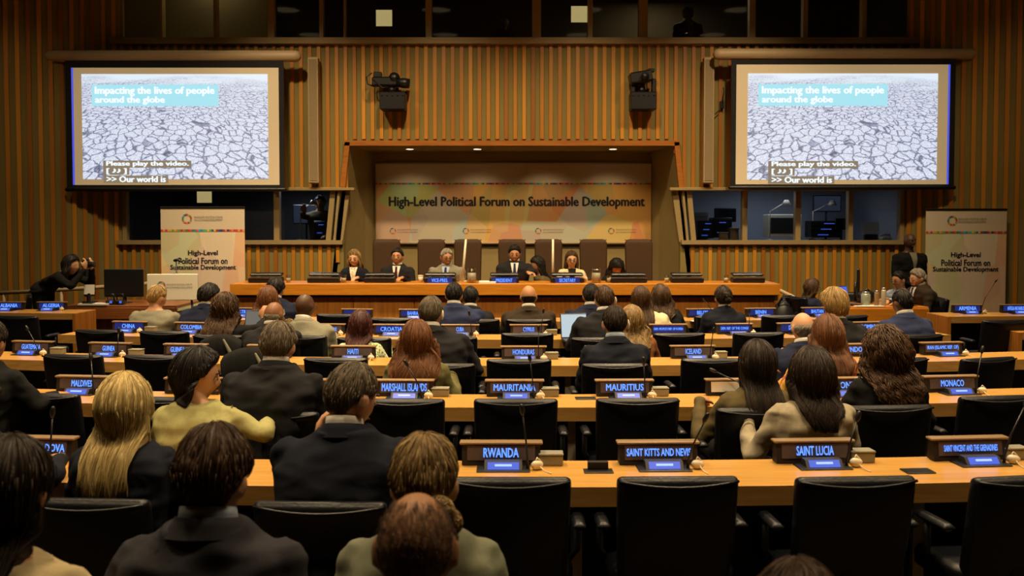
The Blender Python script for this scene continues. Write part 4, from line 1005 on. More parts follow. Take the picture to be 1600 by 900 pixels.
for px, lab in ((172, 'black headset lying on the clerk table under the monitor'), (187, 'small black console with blue light on the clerk table')):
    t = thing('desk_gadget', lab, 'device', (xw(px, 11.05), 11.05, CZ))
    MB().bbox((0, 0, .03), (.1, .1, .06), .012).obj('body', M['black_plastic'], t); MB().tube([(-.04, 0, .05), (-.05, 0, .12), (.03, 0, .13), (.04, 0, .05)], .009, 8).obj('arc', M['black_plastic'], t, True)
    MB().box((.02, -.052, .035), (.03, .004, .03)).obj('blue_light', M['blue_screen'], t)
t = thing('paper_sheets', 'row of white papers along the clerk table edge', 'papers', (xw(146, 11.0), 11.02, CZ)); MB().box((0, 0, .01), (.36, .16, .02)).obj('sheet', M['paper'], t)
# cream board on easel, mic stand
a = W(231, 428, 10.7); b = W(309, 469, 10.7)
t = thing('display_board', 'bright cream board with faint lettering, standing before the left roll-up banner', 'board', ((a.x + b.x) / 2, 10.7, 0), R(3))
hw = (b.x - a.x) / 2; zc_ = (a.z + b.z) / 2
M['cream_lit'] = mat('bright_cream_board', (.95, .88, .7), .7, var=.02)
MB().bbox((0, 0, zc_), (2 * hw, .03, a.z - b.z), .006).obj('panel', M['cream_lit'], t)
for s_, dz, ww in (('HIGH-LEVEL POLITICAL FORUM', .03, .3), ('ON SUSTAINABLE DEVELOPMENT', -.005, .32)): text(s_, M['grey_ink'], t, (.08, -.018, zc_ + dz), ww, .022)
wheel(t, (-.13, -.018, zc_ + .02), .05)
for sx in (-1, 1): MB().tube([(sx * hw * .7, .03, zc_ - .1), (sx * hw * .8, .1, .01)], .014).obj('leg', M['dark_metal'], t, True)
t = thing('microphone_stand', 'black boom microphone in front of the left roll-up banner', 'microphone', (xw(275, 12.0), 12.0, 0))
zt_ = W(275, 407, 12.0).z
MB().lathe([(0, 0), (.13, 0), (.13, .015), (.02, .03), (0, .03)], n=18).obj('base', M['black_plastic'], t, True); MB().tube([(0, 0, .02), (0, 0, zt_)], .01).obj('pole', M['black_plastic'], t, True); MB().tube([(-.02, 0, zt_), (.02, 0, zt_ + .01), (.07, 0, zt_ - .02)], [.02, .02, .012], round_ends=True).obj('microphone_head', M['black_plastic'], t, True)
# rails
def rail(pts, posts, lab):
    t = thing('handrail', lab, 'handrail', (pts[0][0], pts[0][1], 0)); o = Vector((pts[0][0], pts[0][1], 0))
    MB().tube([Vector(p) - o for p in pts], .026, 10).obj('rail', M['beige_metal'], t, True)
    for x, y, z in posts: MB().tube([Vector((x, y, 0)) - o, Vector((x, y, z)) - o], .02, 8).obj('post', M['beige_metal'], t, True)
a, b, c_ = W(0, 458, 11.9), W(110, 452, 11.9), W(232, 443, 11.9)
rail([a, b, c_], [W(96, 453, 11.9), W(6, 458, 11.9), c_], 'beige handrail along the wall behind the clerk table')
a, b, c_ = W(1172, 432, 12.5), W(1240, 464, 11.9), W(1241, 480, 11.9)
rail([a, b, c_], [W(1240, 470, 11.8), a], 'beige stair handrail descending at the right end of the podium')
# right side officers' table
OZ = .76
t = thing('officers_table', 'orange-brown table right of the podium with laptop and mugs', 'table', (xw(1363, 11.1), 11.1, 0))
MB().bbox((0, 0, OZ - .02), (1.1, .7, .04), .006).obj('table_top', M['podium_wood'], t); MB().bbox((0, -.35, OZ - .1), (1.1, .03, .16), .004).obj('apron', M['podium_wood'], t); MB().box((0, -.3, .3), (1.0, .03, .6)).obj('front_panel', M['dark_wood'], t)
for sx in (-1, 1): MB().bbox((sx * .5, 0, .3), (.06, .6, .6), .01).obj('leg', M['brown_wood'], t)
mon(1341, 440, 11.4, 14, 40, 'black desktop monitor seen edge-on right of the podium', M['off_screen'], zbase=OZ, yaw=R(68))
t = laptop(1332, 10.95, OZ, 'open laptop with blue screen on the officers table', R(25), M['blue_screen'], .14)
def mug(px, D, z, r, h, m, lab, nm='thermos_flask', cat='flask'):
    t = thing(nm, lab, cat, (xw(px, D), D, z)); MB().lathe([(r * .95, 0), (r, .01), (r, h * .8), (r * .7, h * .9), (0, h * .9)], n=18).obj('body', M[m], t, True); MB().lathe([(r * .72, h * .86), (r * .75, h), (0, h * 1.01)], n=16).obj('lid', M['silver' if m != 'black_plastic' else m], t, True)
M['sage_steel'] = mat('sage_painted_steel', (.35, .38, .28), .35, .3)
mug(1354, 10.9, OZ, .055, .17, 'sage_steel', 'squat pale green flask on the officers table'); mug(1371, 10.85, OZ, .028, .19, 'cap_wood', 'slim tan bottle on the officers table', 'bottle', 'bottle'); mug(1382, 10.9, OZ, .03, .22, 'grey_metal', 'slim grey bottle beside the tan bottle', 'bottle', 'bottle')
t = thing('backpack', 'black bag standing on the officers table behind the flasks', 'bag', (xw(1355, 11.25), 11.25, OZ)); MB().sphere((0, 0, .08), (.13, .08, .085), 14).obj('body', M['black_plastic'], t, True); MB().tube([(-.05, -.02, .14), (0, -.03, .18), (.05, -.02, .14)], .01, 8).obj('handle', M['black_plastic'], t, True)
t = thing('paper_sheets', 'white papers beneath the flasks on the officers table', 'papers', (xw(1358, 10.82), 10.84, OZ)); MB().box((0, 0, .004), (.35, .18, .008)).obj('sheet', M['paper'], t)
# bags on the floor by the podium end
for px, lab, r in ((1224, 'dark bag slumped at the right end of the podium desk', .17), (1238, 'black rucksack on the floor beside the right podium end', .2)):
    p = W(px, 480, 11.2); t = thing('shoulder_bag', lab, 'bag', (p.x, 11.2 + (.3 if px > 1230 else 0), 0)); MB().sphere((0, 0, .4), (r, .14, .4), 14).obj('body', M['black_plastic'], t, True); MB().tube([(-.08, -.05, .74), (-.05, -.08, .84), (.05, -.08, .84), (.08, -.05, .74)], .012, 8).obj('strap', M['dark_metal'], t, True)
# mesh-back chair behind the photographer and one at the right
place(proto, used, xw(50, 11.6), 11.5, R(120), 'dark chair behind the photographer by the handrail'); place(proto, used, xw(1472, 11.1), 11.1, R(80), 'dark chair of the grey-haired man in profile')
place(proto, used, xw(1246, 11.3), 11.3, R(-75), 'dark chair of the woman in profile right of the podium')
place(proto, used, xw(1318, 12.05), 12.05, R(170), 'dark chair standing behind the officers table')
# luminaires in the hall ceiling
lp = thing('ceiling_downlight', 'round hall ceiling downlight', 'ceiling light', (LAMPS[0][0], LAMPS[0][1], CEIL), 0, 'round downlights in the hall ceiling')
MB().lathe([(.28, -.05), (.3, -.04), (.3, 0), (.27, 0)], n=24, cap=False).obj('rim', M['beige_metal'], lp, True)
MB().lathe([(0, -.02), (.27, -.02), (.27, -.015), (0, -.015)], n=24).obj('diffuser', emit('hall_lamp_diffuser', (1, .75, .4), .5), lp)
for x, y in LAMPS[1:]: dup(lp, (x, y, CEIL), 0)
# ---------------------------------------------------------------- people
VOX = 1.0
def lerp(a, b, t): return a + (b - a) * t
def interp(tab, x):
    if x <= tab[0][0]: return tab[0][1]
    for (a, va), (b, vb) in zip(tab, tab[1:]):
        if x <= b: return lerp(va, vb, (x - a) / (b - a))
    return tab[-1][1]
def headpt(az, el, s=1.0):
    """az 0 = face (+Y); el elevation; radians"""
    dx, dy, dz = cos(el) * sin(az), cos(el) * cos(az), sin(el)
    x, y, z = .0755 * dx, .094 * dy, .114 * dz
    if dz < 0:
        x *= 1 - .26 * (-dz) ** 1.2
        if dy < 0: y *= 1 - .38 * (-dz) ** .9
        else: y *= 1 - .06 * (-dz)
    else:
        x *= 1 + .05 * dz * (1 - dz) * 2
    if dy > 0:
        def g(cx, cz, wx, wz): return math.exp(-((x - cx) / wx) ** 2 - ((z - cz) / wz) ** 2)
        y += .021 * g(0, -.026, .012, .016) + .011 * g(0, -.006, .010, .02)
        y -= .009 * (g(.031, .002, .016, .012) + g(-.031, .002, .016, .012))
        y += .004 * (g(.03, .024, .022, .008) + g(-.03, .024, .022, .008))
        y += .006 * g(0, -.058, .02, .010) - .004 * g(0, -.072, .02, .006) + .007 * g(0, -.095, .022, .016)
        y += .003 * (g(.042, -.03, .016, .02) + g(-.042, -.03, .016, .02))
    return Vector((x, y, z)) * s
def head_geo(mb, H, s):
    na, ne = 44, 30; rings = []
    for j in range(ne):
        el = -pi / 2 + pi * (j + .5) / ne
        rings.append([H @ headpt(2 * pi * i / na, el, s) for i in range(na)])
    mb.loft(rings)
    for sx in (-1, 1):
        m_ = H @ Matrix.Translation((sx * .079 * s, -.008 * s, -.008 * s)) @ Matrix.Rotation(sx * R(-24), 4, 'Z') @ Matrix.Rotation(R(-10), 4, 'X')
        mb.sphere((0, 0, 0), (.0105 * s, .019 * s, .032 * s), 14, M=m_)
        mb.sphere((sx * .004, -.008 * s, .014 * s), (.009 * s, .013 * s, .016 * s), 10, M=m_)
QUEUE = []
def remesh(mb, name, m, vox, parent, amp=0, nsc=9, sm=3):
    """queue a union of closed shapes; all are fused together in one go by fuse_all()"""
    tmp = mb.obj('tmp', m)
    md = tmp.modifiers.new('r', 'REMESH'); md.mode = 'VOXEL'; md.voxel_size = vox; md.use_smooth_shade = True
    sd = tmp.modifiers.new('s', 'SMOOTH'); sd.factor = .5; sd.iterations = sm
    QUEUE.append((tmp, name, m, parent, amp, nsc))
def fuse_all():
    dg = bpy.context.evaluated_depsgraph_get()
    new = [bpy.data.meshes.new_from_object(q[0].evaluated_get(dg)) for q in QUEUE]
    for me, (tmp, name, m, parent, amp, nsc) in zip(new, QUEUE):
        old = tmp.data; bpy.data.objects.remove(tmp); bpy.data.meshes.remove(old)
        me.name = name
        if amp:
            off = Vector((random.uniform(0, 50), random.uniform(0, 50), 0))
            for v in me.vertices:
                q = Vector((v.co.x * nsc, v.co.y * nsc, v.co.z * nsc * 1.9)) + off
                v.co += v.normal * amp * (mnoise.noise(q) - .9 * abs(mnoise.noise(q * .8 + Vector((9, 9, 9)))))
        me.polygons.foreach_set('use_smooth', [True] * len(me.polygons))
        if not me.materials: me.materials.append(m)
        o = bpy.data.objects.new(name, me); COL.objects.link(o); o.parent = parent
HAIRLIM = [(0, -40), (45, -38), (72, -16), (92, 2), (112, 6), (138, 30), (180, 38)]
def hair_geo(H, s, st, near, backy=None):
    """shell plus strands; st: dict"""
    kind = st.get('kind', 'short')
    th_top = st.get('top', .018); th_side = st.get('side', .009); L = st.get('L', 0); fl = st.get('fl', 110); spread = st.get('spread', .02); back = st.get('back', .03)
    curl = st.get('curl', 0); e0 = st.get('e0', 90); lump = st.get('lump', 0)
    part = st.get('part', 0)
    mb = MB(); seed = random.uniform(0, 100)
    Rh = H.to_3x3()
    def pos(phi, t, off=0):
        """phi degrees from the back; t 0 crown .. 1 edge on the skull .. 2 tips"""
        a = abs(phi)
        Lc = L * (1 if a < fl - 12 else max(0, (fl + 8 - a) / 20)) if L else 0
        lim = interp(HAIRLIM, a) + st.get('lim', 0) * max(0, min(1, (105 - a) / 30))
        if Lc > 0: lim = lerp(lim, min(lim, -6), min(1, Lc / max(L, .01) * 1.6))
        if L and a >= fl: lim = interp(HAIRLIM, a)
        tt = min(t, 1)
        e = R(lerp(min(e0, 90), lim, tt)); az = pi + R(phi)
        p = headpt(az, e, s)
        th = lerp(th_side, th_top, max(0, sin(e)) ** .8)
        if not Lc: th *= min(1, (1.04 - tt) * 5)
        if e0 < 90: th *= min(1, tt * 4 + .15)
        n = Vector((p.x / .0057, p.y / .0088, p.z / .013)).normalized()
        if lump: th += lump * (mnoise.noise(Vector((p.x * 26 + seed, p.y * 26, p.z * 26))) + .5 * mnoise.noise(Vector((p.x * 60 + seed, p.y * 60, p.z * 60))))
        if part and e > 0: th -= .007 * math.exp(-((p.x - part) / .006) ** 2) * (1 if p.y > -.03 else .4)
        q = H @ (p + n * (th + off))
        if t > 1 and Lc > 0:
            u = t - 1
            od = Rh @ Vector((sin(R(phi)) * -1, -cos(R(phi)), 0)); od = Vector((-od.x if False else od.x, od.y, 0))
            od = Rh @ Vector((math.copysign(1, p.x) * abs(sin(R(phi))), -cos(R(phi)), 0))
            Lr = Lc * (1 + .10 * mnoise.noise(Vector((phi * .08, seed, 0))) + .05 * mnoise.noise(Vector((phi * .5, seed, 3))))
            sp = spread * sin(u * pi * .75)
            q = q + Vector((od.x, od.y, 0)) * (sp if abs(phi) > 20 else sp * .7) + Vector((0, -back * sin(min(1, u * 1.3) * pi / 2), -Lr * u))
            q += Vector((.006 * sin(u * 9 + phi * .12 + seed), .004 * sin(u * 7 + phi * .2), 0)) * (1 + 3 * st.get('wave', 0))
            q.x = lerp(q.x, (H @ Vector((0, 0, 0))).x, st.get('tap', .2) * u)
            if backy is not None and abs(phi) < 100 and not st.get('free'):
                yb = backy(q.x, q.z)
                if yb is not None:
                    lim_ = yb - .012 - off * 1.5
                    if q.y > lim_: q.y = lim_
            if lump: q += od * lump * 1.2 * mnoise.noise(Vector((q.x * 22, q.y * 22, q.z * 22)))
        return q
    ncol, n1, n2 = (56, 12, 14) if near else (36, 8, 8)
    rows = [k / n1 for k in range(n1 + 1)] + ([1 + k / n2 for k in range(1, n2 + 1)] if L else [])
    mb.tint = .35
    vs, fs = [], []
    for r in rows:
        for c in range(ncol): vs.append(pos(-180 + 360 * c / ncol, r, -.003 if not L and r >= 1 else 0))
    for r in range(len(rows) - 1):
        for c in range(ncol):
            d = (c + 1) % ncol; a, b = r * ncol, (r + 1) * ncol
            fs.append((a + c, a + d, b + d, b + c))
    if not st.get('noshell'): mb.add(vs, fs)
    if L:                                       # inner layer gives the fall of hair its thickness
        vs2, fs2 = [], []
        rr = [r for r in rows if r >= .8]
        for r in rr:
            for c in range(ncol): 
                q = pos(-180 + 360 * c / ncol, r, 0); ctr = H @ Vector((0, 0, 0)); dd = Vector((ctr.x - q.x, ctr.y - q.y, 0))
                vs2.append(q + (dd.normalized() * .016 if dd.length > .02 else Vector()))
        for r in range(len(rr) - 1):
            for c in range(ncol):
                d = (c + 1) % ncol; a, b = r * ncol, (r + 1) * ncol
                fs2.append((a + c, b + c, b + d, a + d))
        mb.tint = .15; mb.add(vs2, fs2)
    N = st.get('n', 900 if near else 260)
    rad = st.get('rad', .0017 if near else .0032)
    for i in range(N):
        phi = random.uniform(-180, 180)
        mb.tint = min(1, max(0, random.gauss(.5, .2)))
        if L and abs(phi) < fl:
            t0 = random.uniform(0, 1.1) ** 1.2; t1 = random.uniform(1.75, 2.0) if random.random() < .8 else random.uniform(1.2, 1.8)
            if t1 < t0 + .3: t1 = t0 + .5
            npt = 12 if near else 7
        else:
            t0 = random.uniform(0, .85); t1 = min(1.0, t0 + random.uniform(.2, .45)); npt = 5 if near else 4
        if e0 < 90: t0 = random.uniform(.05, .95) ** (.55 if st.get('noshell') else 1); t1 = min(1, t0 + (.08 if st.get('noshell') else .3))
        off = random.uniform(.0, .0035) * (0 if st.get('noshell') else 1) + (random.uniform(0, .012) if curl else 0) + (random.random() < .06) * .004 * (near)
        ph0 = random.uniform(0, 6.28); pts = []; dphi = random.uniform(-5, 5)
        for k in range(npt * (2 if curl and L else 1)):
            u = k / (npt * (2 if curl and L else 1) - 1); t = lerp(t0, t1, u)
            q = pos(phi + dphi * u, t, off)
            if curl: q += Vector((cos(ph0 + u * 22 * (t1 - t0)), sin(ph0 + u * 22 * (t1 - t0)), .4 * cos(ph0 * 2 + u * 17))) * curl
            pts.append(q)
        rr = [rad * (.5 if k == 0 else lerp(1, .35, k / (len(pts) - 1))) * (1.7 if curl else 1) for k in range(len(pts))]
        mb.tube(pts, rr, 3)
    for (bx, by, bz, br) in st.get('bun', ()):
        c = H @ (Vector((bx, by, bz)) * s); mb.tint = .35; mb.sphere(c, (br, br * .85, br), 14)
        for i in range(int(N * .25)):
            a, b = random.uniform(0, 6.28), random.uniform(-1.3, 1.3); ax = Vector((random.gauss(0, 1), random.gauss(0, 1), random.gauss(0, 1))).normalized()
            p = Vector((cos(a) * cos(b), sin(a) * cos(b), sin(b))); mb.tint = min(1, max(0, random.gauss(.5, .2))); pts = []
            for k in range(6):
                pts.append(c + Matrix.Rotation(k * .28, 3, ax) @ p * (br + random.uniform(0, .003)))
            mb.tube(pts, rad, 3)
    return mb
def hairmat(name, d, m_, l, rough=.55):
    m = tinted('hair_' + name, [(0, d), (.5, m_), (1, l)], rough); m.node_tree.nodes['Principled BSDF'].inputs['Specular IOR Level'].default_value = .3; return m
HM = {
 'stubble': hairmat('stubble', (.045, .026, .015), (.09, .052, .03), (.15, .09, .055), .7),
 'black': hairmat('black', (.004, .003, .003), (.010, .008, .006), (.03, .022, .014)),
 'dark': hairmat('dark_brown', (.008, .004, .002), (.022, .012, .006), (.06, .034, .016)),
 'brown': hairmat('brown', (.02, .009, .003), (.06, .028, .010), (.13, .065, .025)),
 'auburn': hairmat('auburn', (.04, .012, .003), (.14, .05, .014), (.3, .13, .04)),
 'red': hairmat('dark_red', (.015, .003, .002), (.06, .012, .006), (.14, .035, .015)),
 'blond': hairmat('pale_blond', (.22, .14, .04), (.55, .41, .16), (.85, .7, .36)),
 'dkblond': hairmat('dark_blond', (.07, .04, .012), (.24, .15, .05), (.5, .34, .14)),
 'sand': hairmat('sandy', (.12, .07, .02), (.36, .23, .08), (.6, .42, .18)),
 'grey': hairmat('grey_brown', (.04, .03, .02), (.12, .09, .055), (.26, .2, .13)),
 'salt': hairmat('grey', (.12, .1, .08), (.3, .26, .2), (.5, .45, .36)),
 'ombre': hairmat('reddish_ombre', (.04, .018, .008), (.16, .07, .03), (.38, .17, .08)),
}
SK = {'light': mat('light_skin', (.62, .34, .19), .5, var=.06), 'tan': mat('tan_skin', (.46, .23, .11), .5, var=.06), 'brown': mat('brown_skin', (.22, .1, .045), .45, var=.08), 'dark': mat('dark_skin', (.085, .042, .022), .42, var=.1)}
for k_ in SK.values(): k_.node_tree.nodes['Principled BSDF'].inputs['Specular IOR Level'].default_value = .3
CLO = {}
def cloth(name, c, rough=.9, pat=None):
    if name not in CLO: CLO[name] = mat(name, c, rough, var=.18, scale=60, bump=.3, bscale=500, spec=.2)
    return CLO[name]
CL = {'navy': cloth('navy_suiting', (.008, .010, .018)), 'charcoal': cloth('charcoal_suiting', (.014, .014, .016)), 'grey': cloth('grey_suiting', (.04, .039, .048)), 'blue': cloth('blue_suiting', (.024, .033, .085)),
      'brown': cloth('dark_brown_suiting', (.035, .024, .014)), 'black': cloth('black_cloth', (.008, .008, .008)), 'lime': cloth('pale_lime_cloth', (.36, .34, .14)), 'sage': cloth('sage_grey_cloth', (.2, .21, .14)),
      'beige': cloth('beige_cloth', (.5, .4, .22)), 'greige': cloth('light_grey_beige_cloth', (.36, .31, .21)), 'olive': cloth('olive_cloth', (.13, .12, .045)), 'umber': cloth('brown_olive_cloth', (.1, .075, .03)),
      'cream': cloth('cream_cloth', (.7, .6, .36)), 'rust': cloth('rust_cloth', (.2, .07, .02)), 'dkblue': cloth('dark_blue_cloth', (.011, .015, .038)), 'stone': cloth('stone_grey_cloth', (.22, .21, .15)), 'white': cloth('white_shirt', (.7, .68, .6)), 'sky': cloth('pale_blue_shirt', (.4, .48, .6)), 'tie': cloth('dark_tie', (.05, .012, .012)), 'tieb': cloth('blue_tie', (.02, .03, .1))}
def pattern(name, c1, c2, sc, stretch=(1, 1, 1)):
    m, t, b = nt(name); N, L = t.nodes, t.links; b.inputs['Roughness'].default_value = .85
    tc = N.new('ShaderNodeTexCoord'); mp = N.new('ShaderNodeMapping'); mp.inputs['Scale'].default_value = stretch; vo = N.new('ShaderNodeTexVoronoi'); vo.inputs['Scale'].default_value = sc
    cr = N.new('ShaderNodeValToRGB'); cr.color_ramp.interpolation = 'CONSTANT'; cr.color_ramp.elements[0].color = (*c1, 1); cr.color_ramp.elements[1].color = (*c2, 1); cr.color_ramp.elements[1].position = .45
    L.new(tc.outputs['Object'], mp.inputs[0]); L.new(mp.outputs[0], vo.inputs[0]); L.new(vo.outputs['Distance'], cr.inputs[0]); L.new(cr.outputs[0], b.inputs['Base Color']); return m
CL['greenpat'] = pattern('green_white_print', (.12, .3, .05), (.7, .66, .45), 45); CL['orangepat'] = pattern('orange_yellow_print', (.75, .4, .06), (.3, .07, .03), 28, (1, 1, .35)); CL['creampat'] = pattern('white_lace_print', (.5, .43, .3), (.8, .75, .6), 60)
TW = {'m': [.165, .165, .158, .168, .186, .194, .182, .135, .084, .06], 'f': [.165, .15, .128, .138, .155, .16, .145, .102, .066, .05]}
TDp = [.118, .115, .108, .115, .122, .118, .1, .082, .068, .058]
TU = [0, .15, .33, .52, .70, .83, .94, 1.02, 1.09, 1.16]
def limb(mb, pts, rad, n=12): mb.tube(pts, rad, n, round_ends=True)
def hand_geo(mb, wr, d, up, side, s=1.0, curl=.5):
    """palm and five separate fingers; d = direction of the hand, up = back of the hand"""
    d = d.normalized(); up = (up - d * up.dot(d)).normalized(); x = d.cross(up) * side   # towards the thumb side
    x = -x
    F = Matrix(((x.x, d.x, up.x, wr.x), (x.y, d.y, up.y, wr.y), (x.z, d.z, up.z, wr.z), (0, 0, 0, 1)))
    rings = []
    for yy, w_, t_ in ((-.01, .022, .018), (.02, .032, .017), (.055, .04, .014), (.085, .04, .011)):
        rings.append([F @ Vector((px * s, yy * s, py * s)) for px, py in rrect(w_, t_, t_ * .95, 3)])
    mb.loft(rings)
    for k, (fx, ln) in enumerate(((.029, .068), (.0105, .078), (-.0095, .072), (-.0285, .056))):
        p = Vector((fx, .08, 0)); pts = [p * s]; a = .15 + curl * .3; q = p
        for seg in (.42, .32, .26):
            q = q + Vector((fx * .05, cos(a), -sin(a))) * ln * seg; pts.append(q * s); a += curl * .8
        mb.tube([F @ v for v in pts], [.0088 * s, .008 * s, .0074 * s, .006 * s], 8, round_ends=True)
    pts = [Vector((.03, .02, -.004)), Vector((.052, .045, -.012)), Vector((.06, .072, -.02)), Vector((.055, .095, -.028))]
    mb.tube([F @ (v * s) for v in pts], [.012 * s, .0105 * s, .009 * s, .007 * s], 8, round_ends=True)
NP = [0]
def person(label, px, top, D, sex='m', hair=None, hcol='dark', skin='light', coat='charcoal', bx=None, hy=.1, yaw=0, hyaw=0, hpitch=8, hroll=0, arms=('desk', 'desk'), hs=1.0, shirt='white', collar=True, seat=.47, floor=0, stand=False,
           near=None, bw=1.0, face=False, glasses=False, ear=None, tie=None, neckd=.0, shoulder=.275, group=None, chair_=False, openfront=False, extra=None):
    Pw = W(px, top, D); X, Zt = Pw.x, Pw.z - floor
    base = rowrot(X) + R(yaw)
    if near is None: near = D < 5.2
    hx = 0
    if bx is not None: hx = X - (bx - 800) / FPX * D
    c, s_ = cos(base), sin(base)
    wx_ = hx if abs(yaw) < 60 else 0
    org = Vector((X - (c * wx_ - s_ * hy), D - (s_ * wx_ + c * hy), floor)) if abs(yaw) < 60 else Vector((X + s_ * hy, D - c * hy, floor))
    hx = wx_
    t = thing('person', label, 'person', org, base)
    thk = (hair or {}).get('top', .0) if (hair and hair.get('e0', 90) >= 90) else 0
    zh = Zt - thk - .114 * hs                         # centre of the head
    H = Matrix.Translation((hx, hy + .012, zh)) @ Matrix.Rotation(R(hyaw), 4, 'Z') @ Matrix.Rotation(R(-hpitch), 4, 'X') @ Matrix.Rotation(R(hroll), 4, 'Y')
    zs = Zt - shoulder * hs                          # shoulder line
    zp = (seat + .05) if not stand else .92
    Wt = [w_ * bw for w_ in TW[sex]]
    def ctr(u):
        v = max(0, min(u, 1))
        return Vector((hx * .8 * v ** 1.3, hy * .82 * v ** 1.25, lerp(zp, zs, u) if u <= 1 else zs + (u - 1) * .5))
    def ring(u, ex, n=28):
        w_ = interp(list(zip(TU, Wt)), u) + ex; d_ = interp(list(zip(TU, TDp)), u) * (1 if sex == 'm' else .92) * min(bw, 1.08) + ex; cc = ctr(u); out = []
        for i in range(n):
            a = 2 * pi * i / n; ca, sa = cos(a), sin(a); e_ = .8
            x = w_ * math.copysign(abs(ca) ** e_, ca); y = d_ * math.copysign(abs(sa) ** e_, sa)
            # the shoulders roll forward a little
            out.append(Vector((cc.x + x, cc.y + y - .012 + .2 * x * x * (u > .6), cc.z)))
        return out
    vox = (.0095 if near else .0135) * VOX
    skinm = SK[skin]
    # arms
    AR = []
    for k, sx in enumerate((-1, 1)):
        sh = ctr(.93) + Vector((sx * (Wt[6] - .012), .01, -.02)); mode = arms[k]
        Zd = TZ + .055
        if mode == 'desk': el = Vector((sx * .225, hy * .8 + .05, zs - .265)); wr = Vector((sx * .13, hy + .33, Zd)); hd, up = Vector((-sx * .35, 1, -.1)), Vector((0, 0, 1))
        elif mode == 'wide': el = Vector((sx * .25, hy * .8 + .05, zs - .255)); wr = Vector((sx * .19, hy + .3, Zd)); hd, up = Vector((-sx * .5, 1, -.1)), Vector((0, 0, 1))
        elif mode == 'lap': el = Vector((sx * .215, hy * .4 - .02, zs - .27)); wr = Vector((sx * .12, hy * .3 + .22, seat + .17)); hd, up = Vector((-sx * .4, 1, -.1)), Vector((0, 0, 1))
        elif mode == 'hang': el = Vector((sx * .23, .0, zs - .29)); wr = Vector((sx * .22, .06, zs - .53)); hd, up = Vector((0, .15, -1)), Vector((sx, 0, 0))
        elif mode == 'clasp': el = Vector((sx * .23, .01, zs - .28)); wr = Vector((sx * .07, .2, zs - .42)); hd, up = Vector((-sx, .1, -.4)), Vector((0, 1, .2))
        else: el, wr, hd, up = [Vector(v) for v in mode]
        AR.append((sx, sh, el, wr, hd, up))
    # body: one continuous surface
    b = MB(); head_geo(b, H, hs)
    nk = ctr(1.0); hc = H @ Vector((0, -.012, -.05))
    nr = .056 if sex == 'm' else .045
    b.tube([nk + Vector((0, 0, -.04)), nk + Vector((0, .0, .03)), nk.lerp(hc, .6) + Vector((0, -.004, 0)), hc], [nr + .006, nr + .003, nr, nr * .95], 16)
    b.loft([ring(u, -.028) for u in TU])
    for sx, sh, el, wr, hd, up in AR:
        limb(b, [sh, sh.lerp(el, .5), el], [.036, .032, .024]); limb(b, [el, el.lerp(wr, .35), wr], [.024, .026, .022]); hand_geo(b, wr, hd, up, sx)
    legs = []
    if not stand:
        for sx in (-1, 1): legs.append([Vector((sx * .085, 0, seat + .07)), Vector((sx * .12, .4, seat + .05)), Vector((sx * .13, .4 , seat - .02)), Vector((sx * .13, .36, .11))])
    else:
        for sx in (-1, 1): legs.append([Vector((sx * .085, 0, .9)), Vector((sx * .09, .02, .52)), Vector((sx * .09, .02, .5)), Vector((sx * .1, -.01, .11))])
    for l in legs: limb(b, l[:2], [.062, .045]); limb(b, l[2:], [.042, .03])
    remesh(b, 'body', skinm, vox, t, 0, sm=2)
    # coat
    j = MB(); ex = .014
    j.loft([ring(u, ex) for u in [-.02] + TU[:8]] + ([ring(1.06, ex - .002), ring(1.11, ex + .004)] if collar else [ring(1.06, ex - .004)]))
    for sx, sh, el, wr, hd, up in AR:
        limb(j, [sh, sh.lerp(el, .5), el], [.07 * (1 if sex == 'm' else .9), .056 * (1 if sex == 'm' else .9), .047]); dd = (wr - el)
        limb(j, [el, el.lerp(wr, .4), el + dd * (.93 if coat != 'short' else .2)], [.047, .046, .036])
    jk = remesh(j, 'jacket' if collar else 'top', CL[coat], vox * 1.1, t, .013 if near else .01, 10, sm=2)
    if collar:
        def nax(z):
            u = (z - nk.z) / (hc.z - nk.z); return nk.lerp(hc, max(0, min(1, u)))
        def cring(z, rx, ry):
            c_ = nax(z); return [Vector((c_.x + rx * cos(2 * pi * i / 24), c_.y - .006 + ry * sin(2 * pi * i / 24), z - .022 * sin(2 * pi * i / 24))) for i in range(24)]
        z0 = zs + .018
        MB().loft([cring(z0, nr + .05, nr + .045), cring(z0 + .025, nr + .03, nr + .028), cring(z0 + .044, nr + .019, nr + .02), cring(z0 + .04, nr + .013, nr + .014), cring(z0, nr + .014, nr + .014)], cap=False).obj('jacket_collar', CL[coat], t, True)
        MB().loft([cring(z0 + .02, nr + .012, nr + .012), cring(z0 + .05, nr + .011, nr + .011), cring(z0 + .068, nr + .008, nr + .008), cring(z0 + .066, nr + .003, nr + .003), cring(z0 + .02, nr + .003, nr + .003)], cap=False).obj('shirt_collar', CL[shirt], t, True)
    if openfront or tie:
        def patch(nm, m, u0, u1, w0, w1, off, n=10):
            vs, fs = [], []
            for k in range(n):
                u = lerp(u0, u1, k / (n - 1)); w_ = lerp(w0, w1, k / (n - 1)); r_ = ring(u, ex + off, 120)
                top_ = max(p.y for p in r_)
                for q in range(5):
                    xx_ = (q / 4 - .5) * 2 * w_; cc = ctr(u)
                    near_ = min((p for p in r_ if p.y > cc.y), key=lambda p: abs(p.x - cc.x - xx_))
                    vs.append((cc.x + xx_, near_.y, cc.z))
            for k in range(n - 1):
                for q in range(4): a = k * 5 + q; fs.append((a, a + 1, a + 6, a + 5))
            MB().add(vs, fs).obj(nm, m, t, True)
        patch('shirt_front', CL[shirt], .45, 1.06, .008, .055, .008)
        if tie: patch('tie', CL[tie], .47, 1.04, .024, .014, .014)
    sw = interp(list(zip(TU, Wt)), .9)
